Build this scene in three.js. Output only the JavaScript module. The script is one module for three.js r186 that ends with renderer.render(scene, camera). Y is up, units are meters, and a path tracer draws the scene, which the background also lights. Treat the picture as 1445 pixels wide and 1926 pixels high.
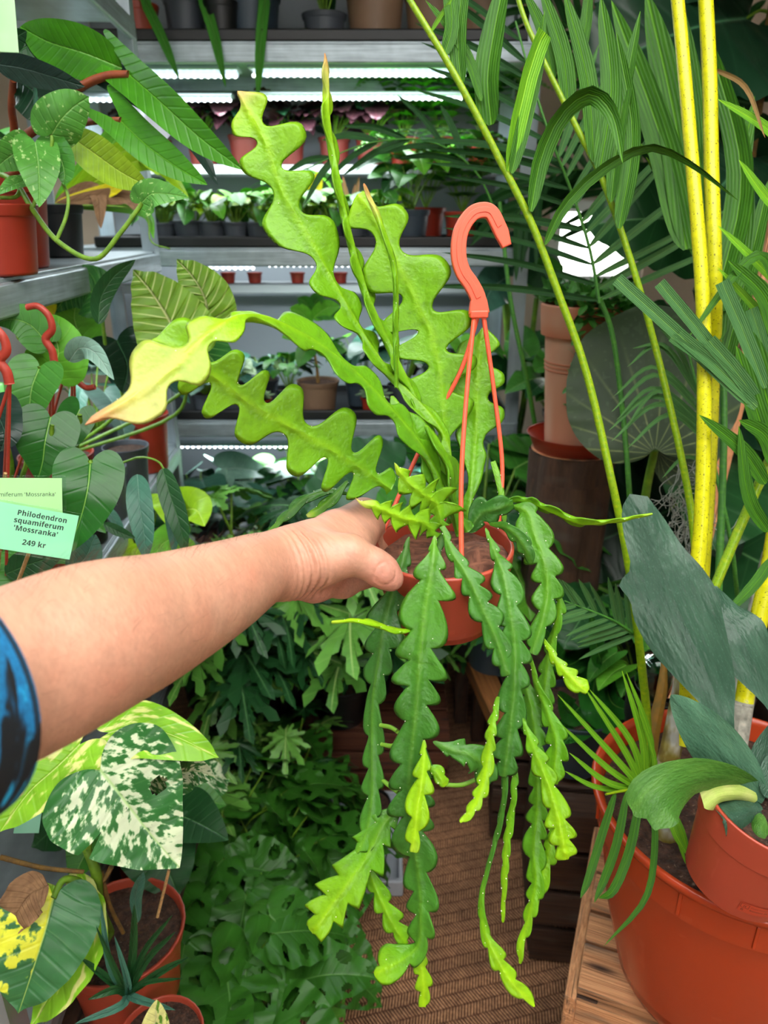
import * as THREE from 'three';
import { mergeGeometries, toCreasedNormals } from 'three/addons/utils/BufferGeometryUtils.js';
import { RoundedBoxGeometry } from 'three/addons/geometries/RoundedBoxGeometry.js';
import { RectAreaLightUniformsLib } from 'three/addons/lights/RectAreaLightUniformsLib.js';
import { Brush, Evaluator, SUBTRACTION } from 'three-bvh-csg';

// ---------------------------------------------------------------- camera, sky, exposure
RectAreaLightUniformsLib.init();
const scene = new THREE.Scene();
const W = 1445, H = 1926, FOV = 70, PITCH = 21.7 * Math.PI / 180, EYE = 1.5;
const camera = new THREE.PerspectiveCamera(FOV, W / H, 0.05, 60);
camera.position.set(0, EYE, 0);
camera.rotation.set(-PITCH, 0, 0);
camera.focus = 0.74;
camera.userData.fStop = 6.5;
scene.background = new THREE.Color(1.0, 0.985, 0.95);
scene.backgroundIntensity = 9.0;
const renderer = new THREE.WebGLRenderer({ antialias: true });
renderer.toneMapping = THREE.LinearToneMapping;
renderer.toneMappingExposure = 0.96;
renderer.shadowMap.enabled = true;

// ---------------------------------------------------------------- helpers
const F = (H / 2) / Math.tan(FOV * Math.PI / 360);
const V = (x, y, z) => new THREE.Vector3(x, y, z);
const CP = Math.cos(PITCH), SP = Math.sin(PITCH);
function ray(px, py) {
  const x = (px - W / 2) / F, y = (H / 2 - py) / F;
  return V(x, y * CP - SP, -(CP + y * SP));          // per unit of depth
}
const at = (px, py, d) => ray(px, py).multiplyScalar(d).add(V(0, EYE, 0));
const atZ = (px, py, z) => { const r = ray(px, py); return r.multiplyScalar(z / -r.z).add(V(0, EYE, 0)); };
const atY = (px, py, y) => { const r = ray(px, py); return r.multiplyScalar((y - EYE) / r.y).add(V(0, EYE, 0)); };
let seed = 12345;
function reseed(s) { seed = s >>> 0; }
function rnd() { seed = (seed + 0x6D2B79F5) >>> 0; let t = seed; t = Math.imul(t ^ (t >>> 15), t | 1); t ^= t + Math.imul(t ^ (t >>> 7), t | 61); return ((t ^ (t >>> 14)) >>> 0) / 4294967296; }
const rr = (a, b) => a + (b - a) * rnd();
const clamp = (x, a = 0, b = 1) => Math.min(b, Math.max(a, x));
const mix = (a, b, t) => a + (b - a) * t;
const sst = (a, b, x) => { const t = clamp((x - a) / (b - a)); return t * t * (3 - 2 * t); };
const mix3 = (a, b, t) => [mix(a[0], b[0], t), mix(a[1], b[1], t), mix(a[2], b[2], t)];
const PI = Math.PI, R = (d) => d * PI / 180;
const used = {};
function numbered(n) { used[n] = (used[n] ?? -1) + 1; return used[n] ? n + '_' + String(used[n]).padStart(3, '0') : n; }
function shadow(o) { o.traverse((m) => { if (m.isMesh) { m.castShadow = true; m.receiveShadow = true; } }); return o; }
function thing(name, label, category, base = V(0, 0, 0), group) {
  const o = new THREE.Group(); o.name = numbered(name); o.position.copy(base); scene.add(o);
  o.userData = { label, category }; if (group) o.userData.group = group;
  return o;
}
// a part whose geometry is given in world space (parent groups are not turned)
function part(parent, name, geo, mat, label) {
  const m = new THREE.Mesh(geo, mat); m.name = name;
  let o = parent, off = V(0, 0, 0);
  while (o && o !== scene) { off.add(o.position); o = o.parent; }
  geo.translate(-off.x, -off.y, -off.z);
  parent.add(m); if (label) m.userData.label = label;
  m.castShadow = m.receiveShadow = true;
  return m;
}
// a part with geometry in its parent's own space
function lpart(parent, name, geo, mat, pos, label) {
  const m = new THREE.Mesh(geo, mat); m.name = name; if (pos) m.position.copy(pos);
  parent.add(m); if (label) m.userData.label = label; m.castShadow = m.receiveShadow = true; return m;
}
function single(name, label, category, geo, mat, base, group) {
  const m = new THREE.Mesh(geo, mat); m.name = numbered(name); m.position.copy(base); scene.add(m);
  m.userData = { label, category }; if (group) m.userData.group = group; m.castShadow = m.receiveShadow = true; return m;
}
function struct(name, geo, mat, pos) {
  const m = new THREE.Mesh(geo, mat); m.name = name; m.userData = { kind: 'structure' }; if (pos) m.position.copy(pos);
  scene.add(m); m.castShadow = m.receiveShadow = true; return m;
}
function copyOf(o, pos, turn, label, scale = 1) {
  const c = o.clone(); c.name = numbered(o.name.replace(/_\d+$/, '')); scene.add(c); c.position.copy(pos); c.rotation.y = turn; c.scale.setScalar(scale);
  c.userData = { ...o.userData, label }; return c;
}
// ---------------------------------------------------------------- noise and textures
function hash2(x, y) { let h = Math.imul(x, 374761393) + Math.imul(y, 668265263) | 0; h = Math.imul(h ^ (h >>> 13), 1274126177); return ((h ^ (h >>> 16)) >>> 0) / 4294967296; }
function vnoise(x, y, per = 0) {
  const xi = Math.floor(x), yi = Math.floor(y), fx = x - xi, fy = y - yi, u = fx * fx * (3 - 2 * fx), v = fy * fy * (3 - 2 * fy);
  const m = (a) => per ? ((a % per) + per) % per : a;
  return mix(mix(hash2(m(xi), m(yi)), hash2(m(xi + 1), m(yi)), u), mix(hash2(m(xi), m(yi + 1)), hash2(m(xi + 1), m(yi + 1)), u), v);
}
function fbm(x, y, o = 4, per = 0) { let s = 0, a = 0.5, n = 0; for (let i = 0; i < o; i++) { s += a * vnoise(x, y, per); n += a; x *= 2; y *= 2; per *= 2; a *= 0.5; } return s / n; }
function tex(w, h, fn, srgb = true, rep) {
  const d = new Uint8Array(w * h * 4);
  for (let j = 0; j < h; j++) for (let i = 0; i < w; i++) {
    const c = fn((i + 0.5) / w, (j + 0.5) / h), k = (j * w + i) * 4;
    d[k] = clamp(c[0]) * 255; d[k + 1] = clamp(c[1]) * 255; d[k + 2] = clamp(c[2]) * 255; d[k + 3] = 255;
  }
  const t = new THREE.DataTexture(d, w, h, THREE.RGBAFormat); t.magFilter = THREE.LinearFilter; t.minFilter = THREE.LinearMipmapLinearFilter; t.generateMipmaps = true;
  t.wrapS = t.wrapT = THREE.RepeatWrapping; if (srgb) t.colorSpace = THREE.SRGBColorSpace; if (rep) t.repeat.set(...rep); t.needsUpdate = true; return t;
}
const hex = (h) => [(h >> 16 & 255) / 255, (h >> 8 & 255) / 255, (h & 255) / 255];
const mat = (o) => { const p = { side: THREE.DoubleSide, roughness: 0.6, ...o }; return (o.clearcoat || o.sheen || o.transmission || o.specularIntensity) ? new THREE.MeshPhysicalMaterial(p) : new THREE.MeshStandardMaterial(p); };

// a leaf: u runs across (0.5 = midrib), v from base to tip
function leafTex(base, vein, o = {}) {
  const { lat = 8, str = 0.5, midw = 0.03, vw = 0.05, slant = 0.55, mott = 0.12, dark = null, alt = null, altF = null, w = 128, h = 256, sd = 0 } = o;
  return tex(w, h, (u, v) => {
    const s = Math.abs(u - 0.5) * 2, side = u < 0.5 ? 0 : 0.37;
    let c = base;
    const n = fbm(u * 6 + sd, v * 10 + sd * 3, 4);
    if (altF) c = mix3(c, alt, clamp(altF(u, v, s, n)));
    c = c.map((x) => x * (1 + (n - 0.5) * mott * 2));
    if (dark) c = mix3(c, dark, clamp((fbm(u * 3 + 7 + sd, v * 4, 3) - 0.5) * 2));
    const ph = ((v - s * slant * 0.35) * lat + side) % 1, dv = Math.abs(((ph + 1) % 1) - 0.5);
    const lv = sst(vw, 0, dv) * str * (1 - s * 0.6) * (1 - sst(0.9, 1, v));
    const md = sst(midw * (1.2 - v * 0.8), midw * 0.3 * (1 - v), s);
    return mix3(c, vein, Math.max(lv, md * 0.9));
  });
}
// relief of the same veins
function veinBump(lat = 8, slant = 0.55) {
  return tex(128, 256, (u, v) => {
    const s = Math.abs(u - 0.5) * 2, side = u < 0.5 ? 0 : 0.37, ph = ((v - s * slant * 0.35) * lat + side + 2) % 1, d = Math.abs(ph - 0.5);
    const k = 0.75 - 0.35 * sst(0.16, 0, d) * (1 - s * 0.4) - 0.5 * sst(0.05, 0.0, s) + 0.1 * (fbm(u * 9, v * 14, 3) - 0.5); return [k, k, k];
  }, false);
}
const VB8 = veinBump(8), VB14 = veinBump(14, 0.4);
const leafMat = (map, o = {}) => mat({ map, specularIntensity: 0.55, roughness: 0.38, bumpMap: VB8, bumpScale: 0.0012, ...o });

// ---------------------------------------------------------------- geometry builders
function frames(curve, n, rollOf, towards) {
  const out = [];
  for (let i = 0; i <= n; i++) {
    const t = i / n, p = curve.getPoint(t), T = curve.getTangent(t).normalize();
    const c = towards ? towards.clone() : V(0, EYE, 0).sub(p).normalize();
    let N = c.sub(T.clone().multiplyScalar(c.dot(T)));
    if (N.length() < 1e-3) N = V(0, 1, 0).sub(T.clone().multiplyScalar(T.y));
    N.normalize().applyAxisAngle(T, rollOf ? rollOf(t) : 0);
    out.push({ p, T, N, B: T.clone().cross(N).normalize(), t });
  }
  return out;
}
const spline = (pts) => new THREE.CatmullRomCurve3(pts, false, 'centripetal');
// values at control points, read along the curve
function along(arr) { return (t) => { const x = clamp(t) * (arr.length - 1), i = Math.min(arr.length - 2, Math.floor(x)), f = x - i, u = f * f * (3 - 2 * f); return mix(arr[i], arr[i + 1], arr.length > 2 ? mix(f, u, 0.5) : f); }; }
function build(pos, uv, idx, col) {
  const g = new THREE.BufferGeometry();
  g.setAttribute('position', new THREE.Float32BufferAttribute(pos, 3));
  if (uv) g.setAttribute('uv', new THREE.Float32BufferAttribute(uv, 2));
  if (col) g.setAttribute('color', new THREE.Float32BufferAttribute(col, 3));
  g.setIndex(idx); g.computeVertexNormals(); return g;
}
// tapered tube through points with a radius at each
function tube(pts, radii, sides = 8, n = 0, cap = true) {
  const c = pts.length > 2 ? spline(pts) : new THREE.LineCurve3(pts[0], pts[1]);
  n = n || Math.max(2, pts.length * 4); const rf = along(Array.isArray(radii) ? radii : [radii, radii]);
  const pos = [], uv = [], idx = []; let L = 0, last = null, N = null;
  for (let i = 0; i <= n; i++) {
    const t = i / n, p = c.getPoint(t), T = c.getTangent(t).normalize(), r = rf(t);
    if (!N) { N = Math.abs(T.y) < 0.9 ? V(0, 1, 0) : V(1, 0, 0); }
    N.sub(T.clone().multiplyScalar(N.dot(T))).normalize(); const B = T.clone().cross(N);
    if (last) L += p.distanceTo(last); last = p;
    for (let k = 0; k <= sides; k++) { const a = k / sides * 2 * PI; const q = p.clone().addScaledVector(N, Math.cos(a) * r).addScaledVector(B, Math.sin(a) * r); pos.push(q.x, q.y, q.z); uv.push(k / sides, L / (2 * PI * Math.max(0.004, Math.max(...[].concat(radii))))); }
  }
  for (let i = 0; i < n; i++) for (let k = 0; k < sides; k++) { const a = i * (sides + 1) + k, b = a + sides + 1; idx.push(a, b, a + 1, b, b + 1, a + 1); }
  if (cap) for (const e of [0, n]) { const p = c.getPoint(e / n); pos.push(p.x, p.y, p.z); uv.push(0.5, 0.5); const ci = pos.length / 3 - 1; for (let k = 0; k < sides; k++) { const a = e * (sides + 1) + k; e ? idx.push(ci, a, a + 1) : idx.push(ci, a + 1, a); } }
  return build(pos, uv, idx);
}
function lathe(prof, seg = 40) { return new THREE.LatheGeometry(prof.map(([r, y]) => new THREE.Vector2(r, y)), seg); }
function box(w, h, d, r = 0.002) { return r ? new RoundedBoxGeometry(w, h, d, 1, Math.min(r, w / 2.1, h / 2.1, d / 2.1)) : new THREE.BoxGeometry(w, h, d); }
// half outline (x, y) from base notch to tip -> full closed outline
function outline(half, n = 40) {
  const c = new THREE.CatmullRomCurve3(half.map(([x, y]) => V(x, y, 0)), false, 'centripetal'), pr = [];
  for (let i = 0; i <= n; i++) { const p = c.getPoint(i / n); pr.push([Math.max(0, p.x), p.y]); }
  return [...pr, ...pr.slice(0, -1).reverse().map(([x, y]) => [-x, y])];
}
const OUT = {
  heart: outline([[0, 0], [0.07, -0.09], [0.2, -0.15], [0.34, -0.1], [0.43, 0.05], [0.44, 0.22], [0.39, 0.42], [0.29, 0.62], [0.16, 0.82], [0.05, 0.95], [0, 1]]),
  broad: outline([[0, 0], [0.08, -0.11], [0.24, -0.18], [0.41, -0.1], [0.51, 0.08], [0.52, 0.28], [0.46, 0.5], [0.34, 0.72], [0.17, 0.9], [0.04, 0.97], [0, 1]]),
  arrow: outline([[0, 0], [0.06, -0.1], [0.13, -0.2], [0.22, -0.24], [0.27, -0.14], [0.26, 0.05], [0.25, 0.3], [0.21, 0.55], [0.13, 0.78], [0.04, 0.94], [0, 1]]),
  lance: outline([[0, 0], [0.06, 0.03], [0.12, 0.12], [0.155, 0.28], [0.16, 0.45], [0.14, 0.63], [0.1, 0.8], [0.04, 0.94], [0, 1]], 30),
  oval: outline([[0, 0], [0.1, 0.04], [0.2, 0.16], [0.26, 0.34], [0.26, 0.52], [0.21, 0.7], [0.12, 0.87], [0.04, 0.97], [0, 1]], 28),
  round: outline([[0, 0], [0.1, -0.06], [0.3, -0.05], [0.46, 0.12], [0.52, 0.38], [0.46, 0.66], [0.3, 0.88], [0.12, 0.97], [0, 1]], 36),
};
// fills an outline towards its midrib and bends it along a curve: map(x, y, s) gives the place; s is 0 at the midrib, 1 at the margin
function fillLeaf(out, map, o = {}) {
  const { k = 6, centre = null, holes = null, closed = true } = o;
  const n = out.length, pos = [], uv = [], idx = [];
  const xs = Math.max(...out.map((p) => Math.abs(p[0]))), y0 = Math.min(0, ...out.map((p) => p[1]));
  for (let i = 0; i < n; i++) for (let j = 0; j <= k; j++) {
    const [x, y] = out[i], s = j / k, cx = centre ? centre[0] : 0, cy = centre ? centre[1] : clamp(y, 0.0, 1);
    const cy2 = centre ? cy : mix(cy, y, 0) * 0.9 * (y > 0 ? 1 : 0) + 0.02;
    const X = mix(cx, x, s), Y = mix(cy2, y, s), q = map(X, Y, s, x, y);
    pos.push(q.x, q.y, q.z); uv.push(0.5 + X / (2 * xs), clamp((Y - y0) / (1 - y0)));
  }
  for (let i = 0; i < n; i++) {
    const a = i * (k + 1), b = ((i + 1) % n) * (k + 1);
    for (let j = 0; j < k; j++) { if (holes && holes(i / n, (j + 0.5) / k, i, j)) continue; idx.push(a + j, a + j + 1, b + j, b + j, a + j + 1, b + j + 1); }
  }
  const g = build(pos, uv, idx); return g;
}
// a leaf bent along a midrib: pts are world points from base to tip, width is the full width in metres
function bentLeaf(pts, width, out, o = {}) {
  const { fold = 0.15, cup = 0, wave = 0, waves = 5, roll = 0, towards = null, k = 6, holes = null, ph = 0, rolls = null } = o;
  const c = pts.length > 2 ? spline(pts) : new THREE.LineCurve3(pts[0], pts[1]), n = 24;
  const fr = frames(c, n, rolls ? ((f) => (t) => R(f(t)))(along(rolls)) : () => R(roll), towards);
  const xs = Math.max(...out.map((p) => Math.abs(p[0]))), L = c.getLength();
  const fAt = (y) => {
    if (y <= 0) { const f = fr[0]; return { p: f.p.clone().addScaledVector(f.T, y * L), N: f.N, B: f.B }; }
    const x = Math.min(n - 1e-6, y * n), i = Math.floor(x), u = x - i, a = fr[i], b = fr[Math.min(n, i + 1)];
    return { p: a.p.clone().lerp(b.p, u), N: a.N.clone().lerp(b.N, u).normalize(), B: a.B.clone().lerp(b.B, u).normalize() };
  };
  return fillLeaf(out, (X, Y, s) => {
    const f = fAt(Y), x = X / xs * width / 2, ax = Math.abs(x);
    const h = ax * fold - cup * ax * ax / width * 4 + wave * s * s * Math.sin(Y * waves * 2 * PI + (X > 0 ? 1.3 : 0) + ph) * width * 0.5;
    return f.p.addScaledVector(f.B, x).addScaledVector(f.N, h);
  }, { k, holes });
}
// canonical leaf of length 1: base at the origin, along +z, face up, drooping
function unitLeaf(out, o = {}) {
  const { droop = 0.25, width = null, towards = V(0, 1, 0) } = o, xs = Math.max(...out.map((p) => Math.abs(p[0])));
  const pts = [0, 0.25, 0.5, 0.75, 1].map((t) => V(0, 0.1 * Math.sin(t * PI) * droop - droop * t * t, t * (1 - droop * 0.2 * t)));
  return bentLeaf(pts, width ?? xs * 2, out, { ...o, towards });
}
function place(mesh, base, dir, up, scale = 1) {
  const z = dir.clone().normalize(), x = up.clone().cross(z); if (x.length() < 1e-3) x.set(1, 0, 0); x.normalize(); const y = z.clone().cross(x);
  mesh.quaternion.setFromRotationMatrix(new THREE.Matrix4().makeBasis(x, y, z)); mesh.position.copy(base); mesh.scale.setScalar(scale); return mesh;
}
// ---------------------------------------------------------------- materials
const soilTex = tex(256, 256, (u, v) => { const n = fbm(u * 24, v * 24, 4, 24), f = hash2(Math.floor(u * 256), Math.floor(v * 256)); const p = vnoise(u * 70, v * 70, 70) > 0.93 ? 0.5 : 0; return mix3([0.12 + n * 0.26, 0.075 + n * 0.18, 0.055 + n * 0.13], [0.62, 0.55, 0.48], p + (f > 0.985 ? 0.4 : 0)); });
const soilBump = tex(256, 256, (u, v) => { const n = fbm(u * 30, v * 30, 4, 30); return [n, n, n]; }, false);
const coirTex = tex(256, 256, (u, v) => { const n = fbm(u * 40, v * 12, 4), m = fbm(u * 12 + 9, v * 44, 4); const k = Math.max(n, m); return [0.16 + k * 0.42, 0.08 + k * 0.3, 0.05 + k * 0.24]; });
const scuff = (c, a = 0.08, fr = 9) => tex(256, 256, (u, v) => { const n = fbm(u * fr, v * fr, 4, fr), s = fbm(u * 60, v * 40, 2); return c.map((x) => x * (1 - a + 2 * a * n) + (s > 0.8 ? 0.02 : 0)); });
const steelTex = tex(256, 256, (u, v) => { const n = fbm(u * 14, v * 14, 4, 14), b = fbm(u * 90, v * 3, 2); const k = 0.68 + (n - 0.5) * 0.22 + (b - 0.5) * 0.08; return [k * 0.93, k * 1.0, k * 1.03]; });
function woodTex(a, b, sd, knots = 2) {
  return tex(256, 128, (u, v) => {
    let d = 0; for (let i = 0; i < knots; i++) { const kx = hash2(i + sd * 7, 3), ky = hash2(i, sd * 5 + 1), q = Math.hypot((u - kx) * 5, (v - ky) * 2.6); d = Math.max(d, Math.exp(-q * q * 26)); }
    const g = fbm(u * 3 + sd, v * 26 + 3 * fbm(u * 4 + sd, v * 3, 2) + d * 3, 4), f = fbm(u * 10, v * 90 + sd, 2);
    let c = mix3(a, b, clamp(g * 1.5 - 0.3)); c = c.map((x) => x * (0.9 + 0.2 * f)); c = mix3(c, [0.14, 0.08, 0.05], d * 0.85);
    const st = fbm(u * 5 + 11 + sd, v * 3 + sd, 3); return mix3(c, [0.3, 0.27, 0.25], clamp((st - 0.6) * 2.4));
  });
}
const woodBump = tex(256, 128, (u, v) => { const k = fbm(u * 3, v * 40, 4); return [k, k, k]; }, false);
const M = {
  soil: mat({ map: soilTex, bumpMap: soilBump, bumpScale: 0.006, roughness: 1 }),
  coir: mat({ map: coirTex, bumpMap: coirTex, bumpScale: 0.004, roughness: 1 }),
  terra: mat({ map: scuff([0.67, 0.27, 0.19], 0.05), roughness: 0.34 }),
  bigPot: mat({ map: scuff([0.71, 0.25, 0.11], 0.04, 5), roughness: 0.27 }),
  redPot: mat({ map: scuff([0.58, 0.17, 0.10], 0.06), roughness: 0.42 }),
  darkPot: mat({ map: scuff([0.36, 0.11, 0.08], 0.06), roughness: 0.5 }),
  clay: mat({ map: tex(256, 256, (u, v) => { const n = fbm(u * 8, v * 8, 4, 8), w = fbm(u * 5 + 3, v * 5, 3, 5); return mix3([0.62 + n * 0.12, 0.36 + n * 0.09, 0.25 + n * 0.07], [0.72, 0.62, 0.54], clamp((w - 0.5) * 2.5)); }), roughness: 0.9 }),
  tan: mat({ map: scuff([0.50, 0.39, 0.30], 0.06), roughness: 0.55 }),
  grey: mat({ map: scuff([0.27, 0.29, 0.32], 0.08), roughness: 0.5 }),
  slate: mat({ map: scuff([0.20, 0.25, 0.29], 0.08), roughness: 0.5 }),
  black: mat({ map: scuff([0.055, 0.058, 0.066], 0.12), roughness: 0.48 }),
  steel: mat({ map: steelTex, metalness: 0.4, roughness: 0.34 }),
  aluminium: mat({ color: 0xb9c4cc, metalness: 0.6, roughness: 0.35 }),
  wall: mat({ map: scuff([0.62, 0.61, 0.58], 0.03), roughness: 0.85 }),
  beige: mat({ map: scuff([0.74, 0.66, 0.58], 0.03), roughness: 0.9 }),
  white: mat({ color: 0xe9ebea, roughness: 0.5 }),
  glass: mat({ color: 0xffffff, transmission: 1, roughness: 0, thickness: 0, ior: 1.45 }),
  hook: mat({ map: scuff([0.93, 0.36, 0.25], 0.04), roughness: 0.38 }),
  hookDark: mat({ map: scuff([0.66, 0.22, 0.16], 0.06), roughness: 0.42 }),
  stick: mat({ map: woodTex([0.86, 0.70, 0.48], [0.78, 0.58, 0.36], 4, 0), roughness: 0.8 }),
  led: mat({ color: 0xffffff, emissive: new THREE.Color(0.66, 0.82, 1.0), emissiveIntensity: 0.9 }),
  ledDot: mat({ color: 0xffffff, emissive: new THREE.Color(0.95, 0.99, 1.0), emissiveIntensity: 7 }),
};
M.crate = [1, 2, 3].map((s) => mat({ map: woodTex([0.30, 0.20, 0.135], [0.20, 0.13, 0.09], s), bumpMap: woodBump, bumpScale: 0.002, roughness: 0.85 }));
M.rust = [4, 5].map((s) => mat({ map: woodTex([0.40, 0.22, 0.13], [0.28, 0.14, 0.08], s, 1), bumpMap: woodBump, bumpScale: 0.002, roughness: 0.8 }));
M.pallet = [6, 7, 8].map((s) => mat({ map: woodTex([0.86, 0.64, 0.45], [0.70, 0.48, 0.32], s, 3), bumpMap: woodBump, bumpScale: 0.003, roughness: 0.85 }));
M.beam = mat({ map: woodTex([0.66, 0.44, 0.24], [0.50, 0.31, 0.16], 9, 1), bumpMap: woodBump, bumpScale: 0.002, roughness: 0.6 });
M.pine = mat({ map: woodTex([0.86, 0.62, 0.44], [0.76, 0.50, 0.33], 12, 2), roughness: 0.7 });

// ---------------------------------------------------------------- the room
// woven mat: chevron rows of twisted cord
const chevron = (u, v) => {
  const rows = 16, r = v * rows, k = Math.floor(r), f = r - k, sgn = k % 2 ? 1 : -1;
  const q = (u * 64 + sgn * f * 1.6 + k * 0.31) % 1, w = Math.abs(((q + 1) % 1) - 0.5) * 2;
  const edge = sst(0.0, 0.12, Math.min(f, 1 - f)); return [w, edge, k];
};
const floorTex = tex(1024, 1024, (u, v) => { const [w, e, k] = chevron(u, v), n = fbm(u * 90, v * 90, 3, 90), m = fbm(u * 7, v * 7, 3, 7); const c = mix3([0.34, 0.21, 0.14], [0.92, 0.70, 0.52], clamp((1 - w) * 0.95 * (0.45 + 0.55 * e) + (n - 0.5) * 0.5)); return c.map((x) => x * (0.84 + 0.32 * m)); });
const floorBump = tex(1024, 1024, (u, v) => { const [w, e] = chevron(u, v), k = (1 - w * w) * (0.3 + 0.7 * e) * 0.9 + 0.1 * fbm(u * 80, v * 80, 2, 80); return [k, k, k]; }, false);
for (const t of [floorTex, floorBump]) t.repeat.set(1 / 0.42, 1 / 0.42);
const X0 = -1.35, X1 = 1.95, Z0 = -2.85, Z1 = 2.3, CEIL = 2.75;
{
  const g = new THREE.BoxGeometry(X1 - X0 + 0.3, 0.1, Z1 - Z0 + 0.3); const p = g.attributes.position, uv = g.attributes.uv;
  for (let i = 0; i < p.count; i++) { const a = R(14), x = p.getX(i), z = p.getZ(i); uv.setXY(i, x * Math.cos(a) - z * Math.sin(a), x * Math.sin(a) + z * Math.cos(a)); }
  struct('floor', g, mat({ map: floorTex, bumpMap: floorBump, bumpScale: 0.004, roughness: 0.95 }), V((X0 + X1) / 2, -0.05, (Z0 + Z1) / 2));
}
// a flat slab with rectangular openings, drawn in (a, b) and extruded by 0.12
function slab(a0, b0, a1, b1, holes) {
  const s = new THREE.Shape([[a0, b0], [a1, b0], [a1, b1], [a0, b1]].map((q) => new THREE.Vector2(...q)));
  for (const [c0, d0, c1, d1] of holes) s.holes.push(new THREE.Path([[c0, d0], [c0, d1], [c1, d1], [c1, d0]].map((q) => new THREE.Vector2(...q))));
  return new THREE.ExtrudeGeometry(s, { depth: 0.12, bevelEnabled: false });
}
const WB = [0.60, 1.26, 0.96, 1.58], WF = [-0.3, 1.0, 0.9, 2.1], SK = [-0.95, -0.75, 1.45, 1.3];
struct('wall_back', slab(X0 - 0.12, 0, X1 + 0.12, CEIL, [WB]), M.beige, V(0, 0, Z0 - 0.12));
struct('wall_front', slab(X0 - 0.12, 0, X1 + 0.12, CEIL, [WF]), M.wall, V(0, 0, Z1));
{ const g = slab(Z0, 0, Z1, CEIL, []); g.rotateY(-PI / 2); struct('wall_left', g, M.wall, V(X0, 0, 0)); }
{ const g = slab(Z0, 0, Z1, CEIL, []); g.rotateY(-PI / 2); struct('wall_right', g, M.wall, V(X1 + 0.12, 0, 0)); }
{ const g = slab(X0 - 0.12, -Z1 - 0.12, X1 + 0.12, -Z0 + 0.12, [[SK[0], -SK[3], SK[2], -SK[1]]]); g.rotateX(-PI / 2); struct('ceiling', g, M.wall, V(0, CEIL, 0)); }
function windowUnit(name, a0, b0, a1, b1, nx, ny, toWorld) {
  const w = new THREE.Group(); w.name = name; w.userData = { kind: 'structure' }; scene.add(w);
  const bar = (x, y, sx, sy) => { const m = lpart(w, 'window_frame', box(sx, sy, 0.07, 0.006), M.white); toWorld(m, x, y); };
  bar((a0 + a1) / 2, b0 + 0.025, a1 - a0, 0.05); bar((a0 + a1) / 2, b1 - 0.025, a1 - a0, 0.05); bar(a0 + 0.025, (b0 + b1) / 2, 0.05, b1 - b0); bar(a1 - 0.025, (b0 + b1) / 2, 0.05, b1 - b0);
  for (let i = 1; i < nx; i++) bar(mix(a0, a1, i / nx), (b0 + b1) / 2, 0.035, b1 - b0);
  for (let j = 1; j < ny; j++) bar((a0 + a1) / 2, mix(b0, b1, j / ny), a1 - a0, 0.035);
  for (let i = 0; i < nx; i++) for (let j = 0; j < ny; j++) {
    const m = lpart(w, 'pane', new THREE.PlaneGeometry((a1 - a0) / nx - 0.02, (b1 - b0) / ny - 0.02), M.glass); toWorld(m, mix(a0, a1, (i + 0.5) / nx), mix(b0, b1, (j + 0.5) / ny));
  }
}
windowUnit('window_1', ...WB, 1, 1, (m, x, y) => m.position.set(x, y, Z0 - 0.06));
windowUnit('window_2', ...WF, 3, 2, (m, x, y) => m.position.set(x, y, Z1 + 0.06));
windowUnit('window_3', ...SK, 3, 3, (m, x, y) => { m.position.set(x, CEIL + 0.06, y); m.rotation.x = -PI / 2; });

// ---------------------------------------------------------------- shelving
const SH = [0.44, 0.93, 1.43, 1.93];                 // heights of the shelf tops, shared by both racks
function tray(w, d, h = 0.03) {
  const a = new Brush(box(w, h, d, 0.006)), b = new Brush(new THREE.BoxGeometry(w - 0.02, h, d - 0.02)); b.position.y = 0.008; a.updateMatrixWorld(); b.updateMatrixWorld();
  const e = new Evaluator(); e.useGroups = false; e.attributes = ['position', 'normal', 'uv']; const g = e.evaluate(a, b, SUBTRACTION).geometry; g.translate(0, h / 2, 0); return g;
}
function rack(label, base, turn, len, depth, heights, topY) {
  const g = thing('shelving_rack', label, 'shelf', base); g.rotation.y = turn;
  for (const sx of [-1, 1]) for (const sz of [-1, 1]) {
    const s = new THREE.Shape([[0, 0], [0.04, 0], [0.04, 0.004], [0.004, 0.004], [0.004, 0.04], [0, 0.04]].map((q) => new THREE.Vector2(...q)));
    const e = new THREE.ExtrudeGeometry(s, { depth: topY, bevelEnabled: false }); e.rotateX(-PI / 2); const m = lpart(g, 'post', e, M.steel, V(sx * len / 2, 0, sz * depth / 2)); m.scale.set(-sx, 1, sz);
  }
  for (const y of heights) {
    const sh = lpart(g, 'shelf_deck', box(len - 0.01, 0.012, depth - 0.01, 0.002), M.steel, V(0, y - 0.006, 0));
    for (const sz of [-1, 1]) lpart(sh, 'shelf_lip', box(len - 0.01, 0.045, 0.014, 0.005), M.steel, V(0, -0.022, sz * (depth / 2 - 0.004)));
  }
  return g;
}
const BR = { z: -2.42, x: -0.27, len: 1.36, depth: 0.46 };      // rack against the back wall
rack('galvanised steel plant rack against the far wall', V(BR.x, 0, BR.z), 0, BR.len, BR.depth, SH, 2.6);
const LRb = V(-0.79, 0, -1.27), LRt = R(94);
rack('galvanised steel plant rack running beside the arm', LRb, LRt, 1.34, 0.54, SH, 2.6);
const LR = (u, y, v) => V(u, y, v).applyAxisAngle(V(0, 1, 0), LRt).add(LRb);   // u away from the camera, v towards the aisle

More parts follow.
